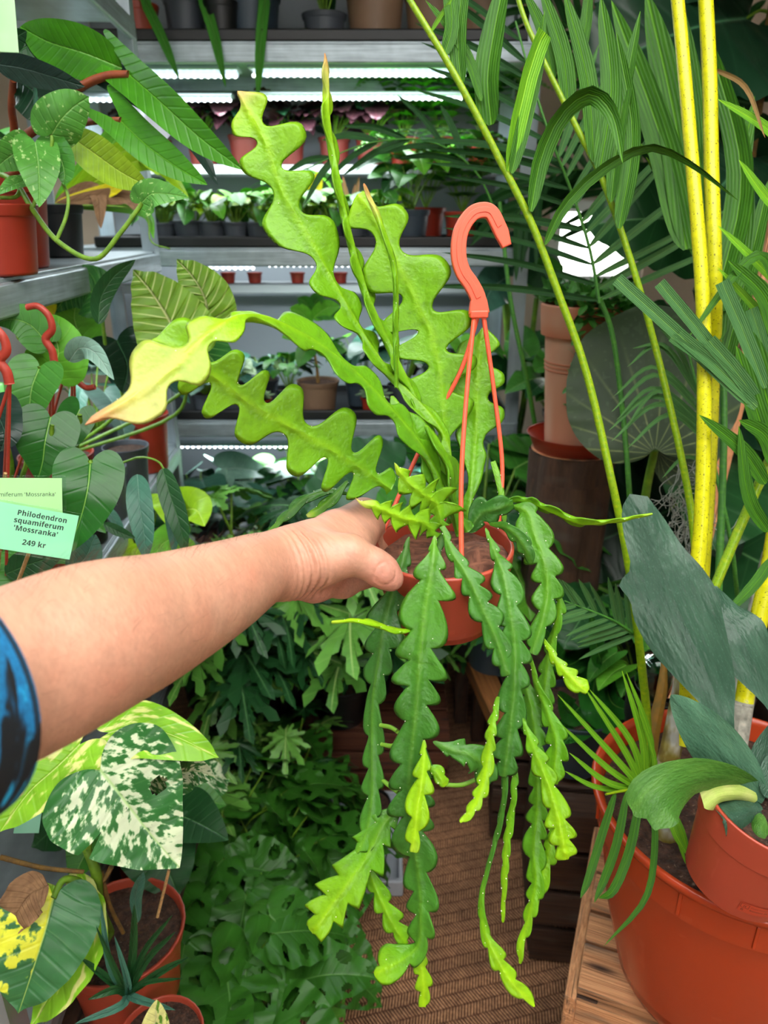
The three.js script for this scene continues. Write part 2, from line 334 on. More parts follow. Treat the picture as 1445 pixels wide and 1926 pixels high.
function ledLamp(label, p, len, wide = 0.05, turn = 0, dots = true, power = 6) {
  const g = thing('grow_light', label, 'lamp', p, 'LED grow lights'); g.rotation.y = turn;
  lpart(g, 'housing', box(len, 0.012, wide, 0.004), M.aluminium, V(0, 0.008, 0));
  lpart(g, 'diffuser', new THREE.CylinderGeometry(wide * 0.42, wide * 0.42, len - 0.02, 14, 1, false, -PI / 2, PI).rotateZ(PI / 2).rotateX(PI).scale(1, 0.5, 1), M.led, V(0, 0.004, 0));
  if (dots) {
    const ds = [], n = Math.round(len / 0.019); for (let i = 0; i < n; i++) { const q = new THREE.SphereGeometry(0.0048, 6, 5); q.translate((i - (n - 1) / 2) * 0.019, -wide * 0.2 + 0.0052, 0.004); ds.push(q); }
    const m = lpart(g, 'diode', mergeGeometries(ds), M.ledDot); m.userData.kind = 'stuff';
  }
  const l = new THREE.RectAreaLight(new THREE.Color(0.86, 0.95, 1.0), power, len - 0.02, wide); l.position.y = -0.03; l.rotation.x = -PI / 2; l.castShadow = true; g.add(l); return g;
}
const lampAt = (label, xa, xb, py, z, wide, dots, power) => { const a = atZ(xa, py, z), b = atZ(xb, py, z); return ledLamp(label, V((a.x + b.x) / 2, a.y, -z), b.x - a.x, wide, 0, dots, power); };
lampAt('wide ribbed grow light under the top shelf, beside the rack post', 140, 452, 137, 2.36, 0.075, true, 38);
lampAt('wide ribbed grow light under the top shelf, above the dark pots', 470, 880, 135, 2.36, 0.075, true, 38);
lampAt('bright slim grow light hung low beneath the top shelf, shorter one', 140, 440, 186, 2.5, 0.05, true, 56);
lampAt('bright slim grow light hung low beneath the top shelf, longer one', 470, 870, 183, 2.5, 0.05, true, 56);
lampAt('short slim grow light under the seedling shelf', 380, 482, 502, 2.42, 0.045, true, 52);
lampAt('long slim grow light under the seedling shelf', 503, 842, 497, 2.42, 0.045, true, 52);
lampAt('slim grow light under the lowest lit shelf', 330, 900, 838, 2.45, 0.045, true, 38);
ledLamp('slim grow light under the nearer rack shelf with the vine pots', V(-0.80, 1.37, -1.35), 1.0, 0.05, LRt, true, 52);
ledLamp('slim grow light under the upper shelf of the nearer rack', V(-0.80, 1.87, -1.35), 1.0, 0.05, LRt, true, 24);
// trays on the back rack
const trayAt = (label, x, z, w, d, y) => single('plant_tray', label, 'tray', tray(w, d), M.black, V(x, y, z), 'black plant trays');
trayAt('black tray on the top shelf under the grey and tan pots', BR.x + 0.05, BR.z + 0.03, 1.2, 0.38, SH[3]);
trayAt('black tray under the row of small seedling pots', BR.x + 0.05, BR.z + 0.03, 1.2, 0.38, SH[2]);
trayAt('black tray under the tan pot with the little tree', BR.x + 0.05, BR.z + 0.03, 1.2, 0.38, SH[1]);
trayAt('black tray on the low shelf under dark trailing plants', BR.x + 0.05, BR.z + 0.03, 1.2, 0.38, SH[0]);
// pale wall panel behind the shelves, with ledges
single('wall_panel', 'pale grey panel behind the back rack shelves', 'panel', box(1.4, 2.5, 0.02, 0.003).translate(0, 1.27, 0), mat({ color: 0x8d949a, roughness: .7 }), V(BR.x, 0.0, Z0 + 0.011));
// ---------------------------------------------------------------- the hanging cactus
const POT_C = at(838, 1020, 0.72);                   // centre of the pot's rim
const POT_H = 0.088;
const cactus = thing('hanging_cactus', 'fishbone cactus with zigzag stems in a terracotta-coloured hanging pot, held by the hand', 'plant', POT_C.clone().add(V(0, -POT_H, 0)));
const potTilt = new THREE.Quaternion().setFromEuler(new THREE.Euler(R(3), 0, R(2)));
{
  const g = lathe([[0, 0.004], [0.03, 0.003], [0.044, 0], [0.050, 0.004], [0.0565, 0.02], [0.062, 0.05], [0.0655, 0.068], [0.0655, 0.0695], [0.0678, 0.07], [0.0695, 0.086], [0.0688, 0.088], [0.0665, 0.0885], [0.065, 0.086], [0.062, 0.06], [0.052, 0.006], [0, 0.006]], 64);
  const m = lpart(cactus, 'pot', g, M.terra); m.quaternion.copy(potTilt);
  const sg = new THREE.CircleGeometry(0.0635, 48, 0, 2 * PI); 
  const pos = [], uv = [], idx = [], n = 40, k = 18;
  for (let i = 0; i <= n; i++) for (let j = 0; j <= k; j++) { const a = i / n * 2 * PI, r = j / k * 0.0645, x = Math.cos(a) * r, z = Math.sin(a) * r, d = Math.hypot(x - 0.035, z - 0.01); const y = 0.074 + 0.014 * Math.exp(-d * d / 0.0009) + 0.006 * (fbm(x * 120 + 9, z * 120 + 9, 3) - 0.5) - (j === k ? 0.004 : 0); pos.push(x, y, z); uv.push(x * 6, z * 6); }
  for (let i = 0; i < n; i++) for (let j = 0; j < k; j++) { const a = i * (k + 1) + j, b = a + k + 1; idx.push(a, a + 1, b, b, a + 1, b + 1); }
  const s = lpart(cactus, 'soil', build(pos, uv, idx), M.coir); s.quaternion.copy(potTilt);
}
// flat zigzag stems. p: [x, y, depth, width in px, roll in degrees, colour]
const cactusTex = tex(512, 512, (u, v) => { const n = fbm(u * 14, v * 14, 4, 14), sp = vnoise(u * 150, v * 150, 150), q = hash2(Math.floor(u * 256), Math.floor(v * 256)); const w = (sp > 0.90 ? 0.38 : 0) + (q > 0.992 ? 0.3 : 0); return mix3([0.86 + n * 0.26, 0.86 + n * 0.26, 0.84 + n * 0.26].map((x) => Math.min(1, x)), [1, 1, 1], w); });
const cactusBump = tex(256, 256, (u, v) => { const n = fbm(u * 40, v * 40, 4, 40); return [n, n, n]; }, false);
const cactusMat = new THREE.MeshPhysicalMaterial({ vertexColors: true, map: cactusTex, bumpMap: cactusBump, bumpScale: 0.0005, roughness: 0.36, side: THREE.DoubleSide, specularIntensity: 0.6 });
const areoleMat = mat({ color: 0xe8e4d0, roughness: 0.9 });
const PAL = [[0.026, 0.105, 0.02], [0.048, 0.18, 0.016], [0.098, 0.285, 0.006], [0.23, 0.45, 0.006], [0.42, 0.42, 0.10], [0.40, 0.16, 0.08]];   // deep, mid, fresh, lime, olive, red tip
const palette = (c) => { const i = clamp(Math.floor(c), 0, PAL.length - 2); return mix3(PAL[i], PAL[i + 1], clamp(c - i)); };
const SHAPE = {
  round: (p) => (Math.tanh(.32 - 1.25 * Math.cos(2 * PI * p)) + .7306) / 1.6484,
  wave: (p) => Math.pow(Math.sin(PI * Math.pow(p, 1.4)), 0.7),
  step: (p) => (p < 0.78 ? Math.pow(p / 0.78, 0.8) : Math.pow((1 - p) / 0.22, 0.8)),
  saw: (p) => (p < 0.86 ? Math.pow(p / 0.86, 1.25) : (1 - p) / 0.14),
};
let stemNo = 0;
function stem(P, o = {}) {
  const { lobes = 6, amp = 0.6, shape = 'wave', skew = shape === 'round' ? 0.05 : 0.2, fold = 0.12, ph = 0, label, tip = 0.06, twist = 0.5, rib = 0.0026 } = o;
  const pts = P.map(([x, y, d]) => at(x, y, d)), c = spline(pts), n = Math.max(40, Math.round(lobes * 20)), L = c.getLength();
  const wf = along(P.map((q) => (q[3] ?? 40) * (shape === 'round' ? .61 : .52) * q[2] / F)), rf = along(P.map((q) => R(q[4] ?? 0))), cf = along(P.map((q) => q[5] ?? 1));
  // curve parameter is per control point, so lobes are laid out by arc length
  const fr = frames(c, n * 2, rf), cum = [0]; for (let i = 1; i < fr.length; i++) cum.push(cum[i - 1] + fr[i].p.distanceTo(fr[i - 1].p));
  const tAt = (a) => { const s = clamp(a) * cum[cum.length - 1]; let i = 1; while (i < cum.length - 1 && cum[i] < s) i++; return (i - 1 + (s - cum[i - 1]) / Math.max(1e-9, cum[i] - cum[i - 1])) / (fr.length - 1); };
  const fAt = (t) => { const x = clamp(t) * (fr.length - 1), i = Math.min(fr.length - 2, Math.floor(x)), u = x - i, a = fr[i], b = fr[i + 1]; return { p: a.p.clone().lerp(b.p, u), T: a.T, N: a.N.clone().lerp(b.N, u).normalize(), B: a.B.clone().lerp(b.B, u).normalize() }; };
  const m = 6, pos = [], uv = [], col = [], idx = [], fn = SHAPE[shape], notch = [];
  const sd = ++stemNo * 3.7, ring = 4 * m;
  for (let i = 0; i <= n; i++) {
    const a = i / n, t0 = tAt(a), w0 = wf(t0), end = Math.pow(clamp(1 - Math.pow(clamp(1 - (1 - a) / tip), 2)), 0.5);
    const edge = (off, k) => { const u = a * lobes + off + ph + 0.22 * Math.sin(a * lobes * 1.7 + sd + k), f = u - Math.floor(u), lob = 0.82 + 0.36 * hash2(Math.floor(u) + Math.round(sd * 10), k); return w0 * end * ((1 - amp) + amp * fn(f) * lob); };
    const eL = edge(0, 1), eR = edge(0.5, 2), lobeL = L / lobes;
    const row = [];
    for (let q = 0; q < ring; q++) {
      // up the front from left margin to right margin, back along the rear
      const front = q < 2 * m, j = front ? q : 2 * m - (q - 2 * m), s = j / m - 1, e = s < 0 ? eL : eR, as = Math.abs(s);
      const x = s * e, f = fAt(tAt(clamp(a + skew * lobeL / L * Math.pow(as, 2) * (e / Math.max(1e-6, w0)) - skew * 0.0)));
      const th = (0.0006 + 0.0009 * Math.sqrt(Math.max(0, 1 - as * as))) * clamp(w0 / 0.01, 0.3, 1) + rib * Math.exp(-Math.pow(x / 0.0028, 2)) * clamp(w0 / 0.012, 0.25, 1) * (0.25 + 0.75 * end);
      const bend = fold * Math.abs(x) + 0.0025 * twist * Math.sin(a * lobes * 2 * PI * 0.5 + s * 2 + sd) * as * clamp(e / 0.02);
      const z = (front ? th : -th) + bend;
      const p = f.p.addScaledVector(f.B, x).addScaledVector(f.N, z);
      pos.push(p.x, p.y, p.z); uv.push(x * 9 + sd, a * L * 9);
      let k = palette(cf(tAt(a))); if (Math.abs(x) < 0.0032) k = mix3(k, [k[0] * 1.5 + 0.03, k[1] * 1.3 + 0.03, k[2] * 1.1], 0.55 * (1 - Math.abs(x) / 0.0032));
      col.push(...k);
    }
  }
  for (let i = 0; i < n; i++) for (let q = 0; q < ring; q++) { const a = i * ring + q, a2 = i * ring + (q + 1) % ring, b = a + ring, b2 = a2 + ring; idx.push(a, b, a2, b, b2, a2); }
  for (const e of [0, n]) { const b = e * ring; for (let q = 1; q < ring - 1; q++) e ? idx.push(b, b + q, b + q + 1) : idx.push(b, b + q + 1, b + q); }
  const mesh = part(cactus, 'stem', build(pos, uv, idx, col), cactusMat, label);
  // pale areoles sitting in the notches
  const dots = [];
  for (let k = 0; k < lobes; k++) for (const [off, sg] of [[0, -1], [0.5, 1]]) { const a = (k + 1 - off - ph) / lobes; if (a < 0.05 || a > 0.97) continue; const t = tAt(a), f = fAt(t), w = wf(t) * (1 - amp) * 1.02; const p = f.p.addScaledVector(f.B, sg * w).addScaledVector(f.N, 0.001 + fold * w); const d = new THREE.OctahedronGeometry(rr(0.00035, 0.0006), 1); d.translate(p.x, p.y, p.z); dots.push(d); }
  if (dots.length) { const d = part(mesh, 'areole', mergeGeometries(dots), areoleMat); d.userData.kind = 'stuff'; }
  return mesh;
}
reseed(77);
// rising stems: base to tip
stem([[845, 985, .73, 22, 20, 1.6], [838, 830, .74, 26, 30, 2.2], [720, 690, .74, 60, 58, 2.2], [640, 560, .735, 80, 48, 2.2], [575, 440, .72, 105, 22, 2.3], [530, 360, .71, 118, 10, 2.3], [498, 265, .70, 112, 5, 2.5], [465, 205, .695, 70, 10, 3.2], [446, 172, .69, 26, 20, 4.6]], { lobes: 9, amp: .78, shape: 'round', label: 'tall rising stem with broad rounded lobes' });
stem([[850, 980, .74, 20, 30, 1.6], [800, 800, .745, 34, 60, 2.1], [735, 660, .745, 70, 66, 2.2], [690, 560, .745, 62, 66, 2.2], [655, 440, .74, 50, 68, 2.3], [632, 330, .735, 42, 66, 2.3], [614, 220, .73, 42, 60, 2.6], [613, 150, .725, 28, 60, 3.8], [611, 100, .72, 8, 60, 4.9]], { lobes: 10, amp: .80, shape: 'round' });
stem([[850, 975, .75, 20, 0, 1.8], [836, 830, .76, 50, 8, 2.1], [830, 720, .76, 118, 5, 2.2], [810, 625, .755, 138, 0, 2.3], [775, 550, .75, 128, 0, 2.3], [735, 470, .745, 112, 5, 2.4], [700, 405, .74, 92, 8, 2.5], [672, 366, .735, 40, 10, 3.0]], { lobes: 7, amp: .74, shape: 'round', label: 'wide fresh green stem with deep lobes' });
stem([[745, 730, .70, 12, 60, 1.8], [744, 620, .70, 26, 72, 2.1], [742, 510, .70, 24, 74, 2.2], [722, 440, .70, 24, 70, 2.4], [700, 385, .70, 22, 60, 4.0], [684, 345, .70, 8, 60, 5]], { lobes: 5, amp: .62, shape: 'round' });
stem([[880, 985, .75, 16, 0, 1.6], [890, 880, .765, 34, 0, 2.0], [896, 800, .77, 86, 0, 2.1], [898, 720, .77, 92, 0, 2.2], [903, 650, .77, 62, 0, 2.3], [910, 615, .77, 14, 0, 2.4]], { lobes: 4, amp: .62, shape: 'round' });
stem([[735, 920, .70, 42, 6, 2.0], [660, 868, .685, 128, 0, 2.1], [570, 815, .665, 142, 0, 2.3], [480, 765, .645, 128, 0, 2.4], [400, 705, .625, 118, 0, 2.4], [330, 655, .605, 100, 8, 2.5], [285, 640, .60, 26, 20, 2.6]], { lobes: 6.5, amp: .78, shape: 'round', label: 'broad lime stem reaching out sideways' });
stem([[860, 985, .715, 22, 10, 1.5], [800, 855, .70, 40, 35, 1.9], [735, 775, .68, 62, 42, 2.0], [650, 690, .655, 78, 55, 2.0], [560, 630, .625, 90, 60, 2.2], [475, 598, .585, 40, 68, 2.6], [410, 620, .555, 70, 30, 3.1], [330, 690, .535, 118, 12, 3.5], [245, 755, .52, 92, 20, 4.0], [190, 785, .51, 34, 30, 4.8], [160, 800, .505, 8, 30, 5]], { lobes: 8, amp: .7, shape: 'round', label: 'stem bending over towards the lens with a reddish tip' });
stem([[880, 1000, .725, 24, 0, 1.3], [830, 900, .715, 52, 20, 1.6], [790, 840, .71, 66, 25, 1.9], [760, 780, .71, 46, 30, 2.0], [735, 745, .71, 12, 30, 2.1]], { lobes: 3, amp: .74, shape: 'round' });
stem([[862, 1010, .71, 20, 70, 1.5], [850, 930, .70, 70, 74, 1.8], [845, 880, .70, 90, 76, 1.9], [800, 800, .70, 20, 74, 2.0]], { lobes: 2, amp: .6, shape: 'round' });
stem([[950, 985, .75, 10, 0, 1.8], [945, 940, .755, 13, 0, 1.9], [936, 895, .76, 13, 0, 2.0], [928, 868, .765, 10, 0, 2]], { lobes: 2, amp: .15 });
// small comb-toothed offsets above the rim
stem([[822, 1010, .66, 14, 0, 1.8], [800, 985, .655, 46, 0, 2.3], [760, 975, .645, 66, 0, 2.6], [712, 955, .635, 48, 0, 2.7], [680, 945, .63, 22, 0, 3.6], [668, 936, .628, 8, 0, 4.6]], { lobes: 7, amp: .72, shape: 'saw', skew: -.7, label: 'young comb-toothed offset' });
stem([[830, 990, .68, 30, 0, 1.8], [822, 950, .675, 92, 0, 2.3], [790, 925, .665, 90, 0, 2.4], [758, 895, .66, 52, 0, 2.5], [742, 870, .655, 14, 0, 3.4]], { lobes: 6, amp: .72, shape: 'saw', skew: -.6, label: 'young comb-toothed offset' });
// hanging stems
stem([[818, 1008, .655, 12, 0, 1.6], [814, 1060, .645, 64, 0, 1.25], [806, 1110, .64, 104, 0, 1.25], [797, 1170, .637, 100, 0, 1.2], [790, 1240, .637, 96, 0, 1.1], [785, 1310, .64, 90, 0, .9], [777, 1390, .645, 86, 0, .7], [770, 1470, .65, 84, 0, .5], [778, 1560, .655, 84, 8, .7], [790, 1650, .66, 72, 20, .9], [795, 1720, .66, 62, 30, 1.1], [788, 1780, .66, 46, 20, 1.4], [757, 1805, .66, 66, 0, 2.1], [718, 1825, .66, 60, 0, 2.6], [704, 1832, .66, 14, 0, 2.8]], { lobes: 14, amp: 0.61, shape: 'wave', skew: .25, label: 'longest hanging stem with scalloped edges' });
stem([[788, 1755, .662, 10, 0, 2.4], [790, 1800, .66, 30, 10, 2.8], [797, 1850, .66, 32, 0, 3.0], [797, 1893, .66, 16, 0, 3.0]], { lobes: 3, amp: 0.56, shape: 'wave', skew: .22 });
stem([[770, 1010, .70, 12, 0, 1], [752, 1080, .69, 56, 10, .5], [728, 1160, .685, 76, 10, .35], [715, 1240, .68, 66, 20, .4], [705, 1320, .68, 44, 35, .7], [703, 1410, .675, 48, 25, .8], [702, 1500, .67, 44, 20, .9], [690, 1570, .665, 40, 15, 1.3], [672, 1605, .66, 20, 15, 1.6]], { lobes: 9, amp: 0.58, shape: 'wave', skew: .22 });
stem([[772, 1500, .67, 18, 10, 1.0], [725, 1545, .665, 58, 0, 1.4], [690, 1610, .66, 84, 0, 2.0], [655, 1660, .655, 94, 0, 2.4], [622, 1705, .652, 82, 0, 2.6], [598, 1740, .65, 52, 0, 2.7], [586, 1752, .65, 16, 0, 2.8]], { lobes: 6, amp: .55, shape: 'step', skew: .28, label: 'lime side branch with deep teeth' });
stem([[688, 1585, .668, 14, 20, 1.4], [698, 1640, .668, 36, 20, 2.0], [722, 1700, .668, 44, 10, 2.2], [745, 1745, .668, 46, 10, 2.2], [765, 1775, .668, 16, 10, 2.2]], { lobes: 4, amp: 0.61, shape: 'wave', skew: .22 });
stem([[798, 1392, .632, 10, 0, 2.4], [797, 1430, .63, 30, 0, 2.7], [793, 1470, .628, 48, 0, 2.9], [785, 1520, .627, 50, 0, 3.0], [780, 1570, .627, 34, 0, 3.0], [776, 1602, .627, 12, 0, 3.2]], { lobes: 4, amp: 0.66, shape: 'wave', skew: .22, label: 'short lime shoot' });
stem([[805, 1440, .645, 10, 10, 1.5], [820, 1450, .645, 28, 0, 2.3], [833, 1470, .645, 26, 0, 2.5], [838, 1478, .645, 8, 0, 2.6]], { lobes: 2, amp: .35, skew: .1 });
stem([[782, 1182, .645, 10, 60, 2.0], [750, 1188, .63, 24, 60, 2.5], [715, 1178, .615, 26, 58, 2.7], [670, 1168, .60, 16, 58, 2.8], [624, 1171, .59, 6, 55, 3.2]], { lobes: 4, amp: 0.56, shape: 'wave', skew: .1, label: 'young shoot standing out sideways' });
stem([[815, 1395, .65, 14, 0, .9], [850, 1410, .65, 44, 0, 1.0], [885, 1420, .65, 56, 0, 1.0], [908, 1440, .65, 62, 0, .9], [912, 1475, .65, 30, 0, .8]], { lobes: 3, amp: .45, shape: 'step', skew: .22 });
for (const [a, b, e] of [[[716, 1364, .67], [735, 1368, .66], [748, 1376, .65]], [[718, 1400, .67], [738, 1403, .66], [756, 1393, .65]], [[718, 1466, .67], [733, 1478, .66], [748, 1490, .655]], [[838, 1476, .655], [870, 1476, .66], [905, 1462, .665]]]) part(cactus, 'side_shoot', tube([at(...a), at(...b), at(...e)], [.002, .0022, .002], 7), mat({ color: 0x6fa028, roughness: .5 }));
stem([[830, 985, .68, 14, 0, 1.2], [852, 1040, .665, 26, 0, 1.1], [880, 1085, .655, 50, 0, 1.0], [908, 1145, .648, 56, 0, .9], [935, 1205, .645, 52, 0, .85], [955, 1270, .645, 26, 0, .8]], { lobes: 7, amp: 0.54, shape: 'wave', skew: .22 });
stem([[914, 994, .69, 8, 0, 1.3], [930, 1035, .675, 22, 0, 1.1], [948, 1085, .66, 56, 0, 1.0], [960, 1150, .65, 66, 0, .95], [968, 1210, .645, 62, 0, .9], [968, 1280, .645, 56, 0, .7], [962, 1350, .648, 60, 0, .65], [955, 1410, .65, 62, 0, .6], [948, 1460, .652, 34, 0, .6]], { lobes: 9, amp: 0.58, shape: 'wave', skew: .22, label: 'hanging stem with a silvery sheen' });
stem([[952, 1455, .655, 18, 30, .8], [945, 1530, .655, 20, 55, .9], [925, 1610, .655, 16, 55, 1.0], [908, 1680, .65, 16, 50, 1.6], [910, 1740, .645, 24, 30, 2.2], [935, 1800, .64, 36, 5, 2.7], [965, 1850, .638, 34, 0, 2.9], [1006, 1892, .636, 10, 0, 3.0]], { lobes: 8, amp: 0.52, shape: 'wave', skew: .22, label: 'long hanging stem ending in a lime tip' });
stem([[970, 1440, .652, 14, 20, 1.2], [966, 1510, .65, 18, 35, 1.8], [955, 1580, .648, 22, 35, 2.2], [950, 1650, .645, 18, 35, 2.4], [946, 1735, .643, 8, 35, 2.5]], { lobes: 7, amp: 0.48, shape: 'wave', skew: .1 });
stem([[938, 1310, .635, 12, 20, 1.6], [925, 1375, .628, 24, 20, 2.4], [918, 1430, .625, 30, 15, 2.7], [908, 1480, .623, 30, 10, 2.8], [890, 1520, .622, 24, 5, 2.9], [866, 1547, .62, 9, 0, 3.0]], { lobes: 7, amp: 0.50, shape: 'wave', skew: .2 });
stem([[960, 950, .73, 10, 0, 1.2], [990, 962, .72, 60, 0, 1.4], [1008, 1010, .71, 66, 0, 1.4], [1025, 1060, .70, 66, 0, 1.3], [1030, 1115, .695, 52, 0, 1.3], [1020, 1170, .69, 42, 0, 1.2], [1000, 1230, .685, 24, 0, 1.1]], { lobes: 6, amp: 0.58, shape: 'wave', skew: .22, label: 'scalloped stem arching over the rim' });
stem([[935, 945, .735, 10, 50, 1.5], [985, 940, .725, 26, 52, 1.8], [1040, 960, .71, 28, 55, 2.2], [1090, 980, .70, 30, 58, 2.3], [1150, 980, .69, 16, 62, 2.5], [1228, 966, .68, 7, 60, 2.8]], { lobes: 6, amp: .62, shape: 'round', skew: .1, label: 'thin stem held out level' });
stem([[922, 985, .715, 8, 10, .9], [960, 995, .70, 30, 20, .8], [990, 1030, .695, 36, 20, .7], [1000, 1060, .695, 10, 20, .7]], { lobes: 3, amp: .4, skew: .1 });
stem([[1050, 1110, .70, 10, 10, 1.6], [1054, 1140, .70, 26, 20, 1.6], [1046, 1185, .70, 22, 30, 1.6], [1036, 1225, .70, 28, 20, 1.5], [1030, 1260, .70, 40, 10, 1.5], [1022, 1330, .70, 36, 10, 1.4], [1015, 1370, .70, 10, 10, 1.3]], { lobes: 6, amp: 0.52, shape: 'wave', skew: .2 });
stem([[1022, 1200, .69, 8, 10, 2.4], [1045, 1240, .68, 22, 10, 2.7], [1068, 1268, .675, 36, 0, 2.9], [1090, 1290, .672, 36, 0, 3.0], [1106, 1300, .67, 14, 0, 3.0]], { lobes: 4, amp: 0.48, shape: 'wave', skew: .2, label: 'short lime shoot' });
stem([[998, 1235, .675, 10, 30, 1.6], [1012, 1290, .67, 20, 40, 1.7], [1032, 1340, .665, 36, 20, 1.6], [1048, 1395, .66, 46, 15, 1.8], [1045, 1440, .66, 40, 10, 2.0], [1046, 1475, .66, 14, 10, 2.2]], { lobes: 5, amp: 0.52, shape: 'wave', skew: .22 });
stem([[984, 1350, .645, 10, 0, 1.4], [1000, 1395, .64, 30, 5, 2.1], [1020, 1445, .636, 42, 0, 2.3], [1040, 1500, .634, 44, 0, 2.5], [1055, 1560, .632, 56, 0, 2.8], [1062, 1600, .632, 44, 0, 3.0], [1066, 1616, .632, 12, 0, 3.0]], { lobes: 6, amp: 0.58, shape: 'wave', skew: .22, label: 'glossy lime hanging stem' });
stem([[1000, 1400, .665, 14, 20, 1.2], [1012, 1470, .665, 38, 15, 1.5], [1012, 1530, .665, 42, 15, 1.6], [1006, 1600, .663, 44, 15, 1.7], [1010, 1660, .66, 40, 20, 2.0], [995, 1730, .658, 24, 25, 2.4], [980, 1780, .656, 18, 25, 2.6], [978, 1812, .655, 7, 25, 2.7]], { lobes: 9, amp: 0.56, shape: 'wave', skew: .22 });
stem([[1040, 1540, .66, 12, 10, 2.0], [1034, 1600, .66, 34, 15, 2.2], [1020, 1650, .66, 34, 15, 2.3], [1002, 1710, .66, 20, 20, 2.4]], { lobes: 4, amp: 0.56, shape: 'wave', skew: .22 });
stem([[985, 1270, .68, 16, 10, 1.2], [1000, 1330, .68, 52, 10, 1.3], [1010, 1400, .675, 46, 15, 1.3], [1005, 1450, .672, 14, 15, 1.3]], { lobes: 4, amp: 0.56, shape: 'wave', skew: .22 });
stem([[660, 930, .76, 10, 60, .8], [620, 925, .755, 26, 55, .7], [575, 940, .75, 30, 40, .7], [545, 965, .745, 24, 30, .9], [505, 1002, .74, 8, 20, 1.6]], { lobes: 4, amp: .4, skew: .1 });
stem([[655, 905, .755, 12, 40, 1.0], [630, 935, .75, 30, 40, 1.3], [600, 960, .745, 22, 30, 2.0], [578, 972, .74, 7, 20, 3.8]], { lobes: 2, amp: .3, skew: .1 });
stem([[835, 1000, .69, 16, 20, .9], [822, 1040, .685, 24, 20, .8], [815, 1070, .68, 20, 20, .8]], { lobes: 2, amp: .3 });
stem([[880, 1000, .73, 30, 10, .3], [905, 965, .725, 58, 10, .35], [935, 955, .72, 50, 20, .5], [965, 945, .72, 16, 30, .8]], { lobes: 2, amp: .4, label: 'dark old stem lying over the soil' });
// hanger: hook and three straps clipped to the rim
const hanger = new THREE.Group(); hanger.name = 'hanger'; cactus.add(hanger);
{
  const mk = (pts, wf, depth, bev = .0012) => { // flat moulded hook in the plane facing the lens
    const P2 = pts.map(([x, y]) => V(x, -y, 0)), c = spline(P2), n = 60, l = [], r = [];
    for (let i = 0; i <= n; i++) { const p = c.getPoint(i / n), T = c.getTangent(i / n), w = wf(i / n); l.push([p.x - T.y * w, p.y + T.x * w]); r.push([p.x + T.y * w, p.y - T.x * w]); }
    const s = new THREE.Shape([...l, ...r.reverse()].map(([x, y]) => new THREE.Vector2(x, y))); return new THREE.ExtrudeGeometry(s, { depth, bevelEnabled: true, bevelSize: bev, bevelThickness: bev, bevelSegments: 2, curveSegments: 6 });
  };
  const D = 0.74, o = at(900, 590, D), sc = D / F;
  const toW = (g) => { g.rotateX(-PITCH * 0.6); g.rotateY(R(6)); g.translate(o.x, o.y, o.z); return g; };
  const pts = [[0, -2], [-2, -28], [-14, -52], [-30, -75], [-38, -105], [-32, -150], [-8, -180], [20, -182], [38, -155], [52, -122]].map(([x, y]) => [x * sc, y * sc]);
  const wf = (t) => sc * (t < 0.1 ? mix(17, 13, t / .1) : t > .93 ? mix(11, 7, (t - .93) / .07) : mix(12.5, 11, t));
  const hk = part(hanger, 'hook', toW(mk(pts, wf, .0045)), M.hook);
  part(hk, 'raised_edge', toW((() => { const a = mk(pts, (t) => wf(t) * 1.0 + .0003, .0012, .0004); a.translate(0, 0, .0058); const s2 = mk(pts.slice(1, -1), (t) => sc * 4, .001, .0004); s2.translate(0, 0, .0052); return s2; })()), M.hook);
  for (let k = 0; k < 3; k++) { const a = at(k === 1 ? 900 : 948 + k * 3, 462 + k * 4, D - .003); }
  const foot = box(.019, .008, .010, .002); foot.rotateY(R(6)); foot.translate(o.x, o.y, o.z + .002); part(hk, 'hook_foot', foot, M.hook);
  const rimP = (deg) => V(Math.cos(R(deg)) * .068, 0, Math.sin(R(deg)) * .068).applyQuaternion(potTilt).add(POT_C);
  const tops = [at(892, 596, D), at(898, 597, D + .004), at(910, 596, D)];
  const ends = [rimP(82), rimP(205), rimP(-32)];
  [[tops[0], at(878, 740, .715), at(868, 900, .685), ends[0]], [tops[1], at(870, 690, .75), at(800, 825, .77), ends[1]], [tops[2], at(930, 740, .755), at(945, 880, .76), ends[2]]].forEach((p, i) => {
    const s = part(hanger, 'strap', tube(p, [.0024, .0023, .0023, .0024], 8, 30), M.hook);
    const clip = new THREE.TorusGeometry(.0052, .0018, 8, 18); const dir = ends[i].clone().sub(POT_C); clip.rotateY(Math.atan2(dir.x, dir.z)); clip.translate(ends[i].x, ends[i].y - .004, ends[i].z); part(s, 'clip', clip, M.hook);
  });
}
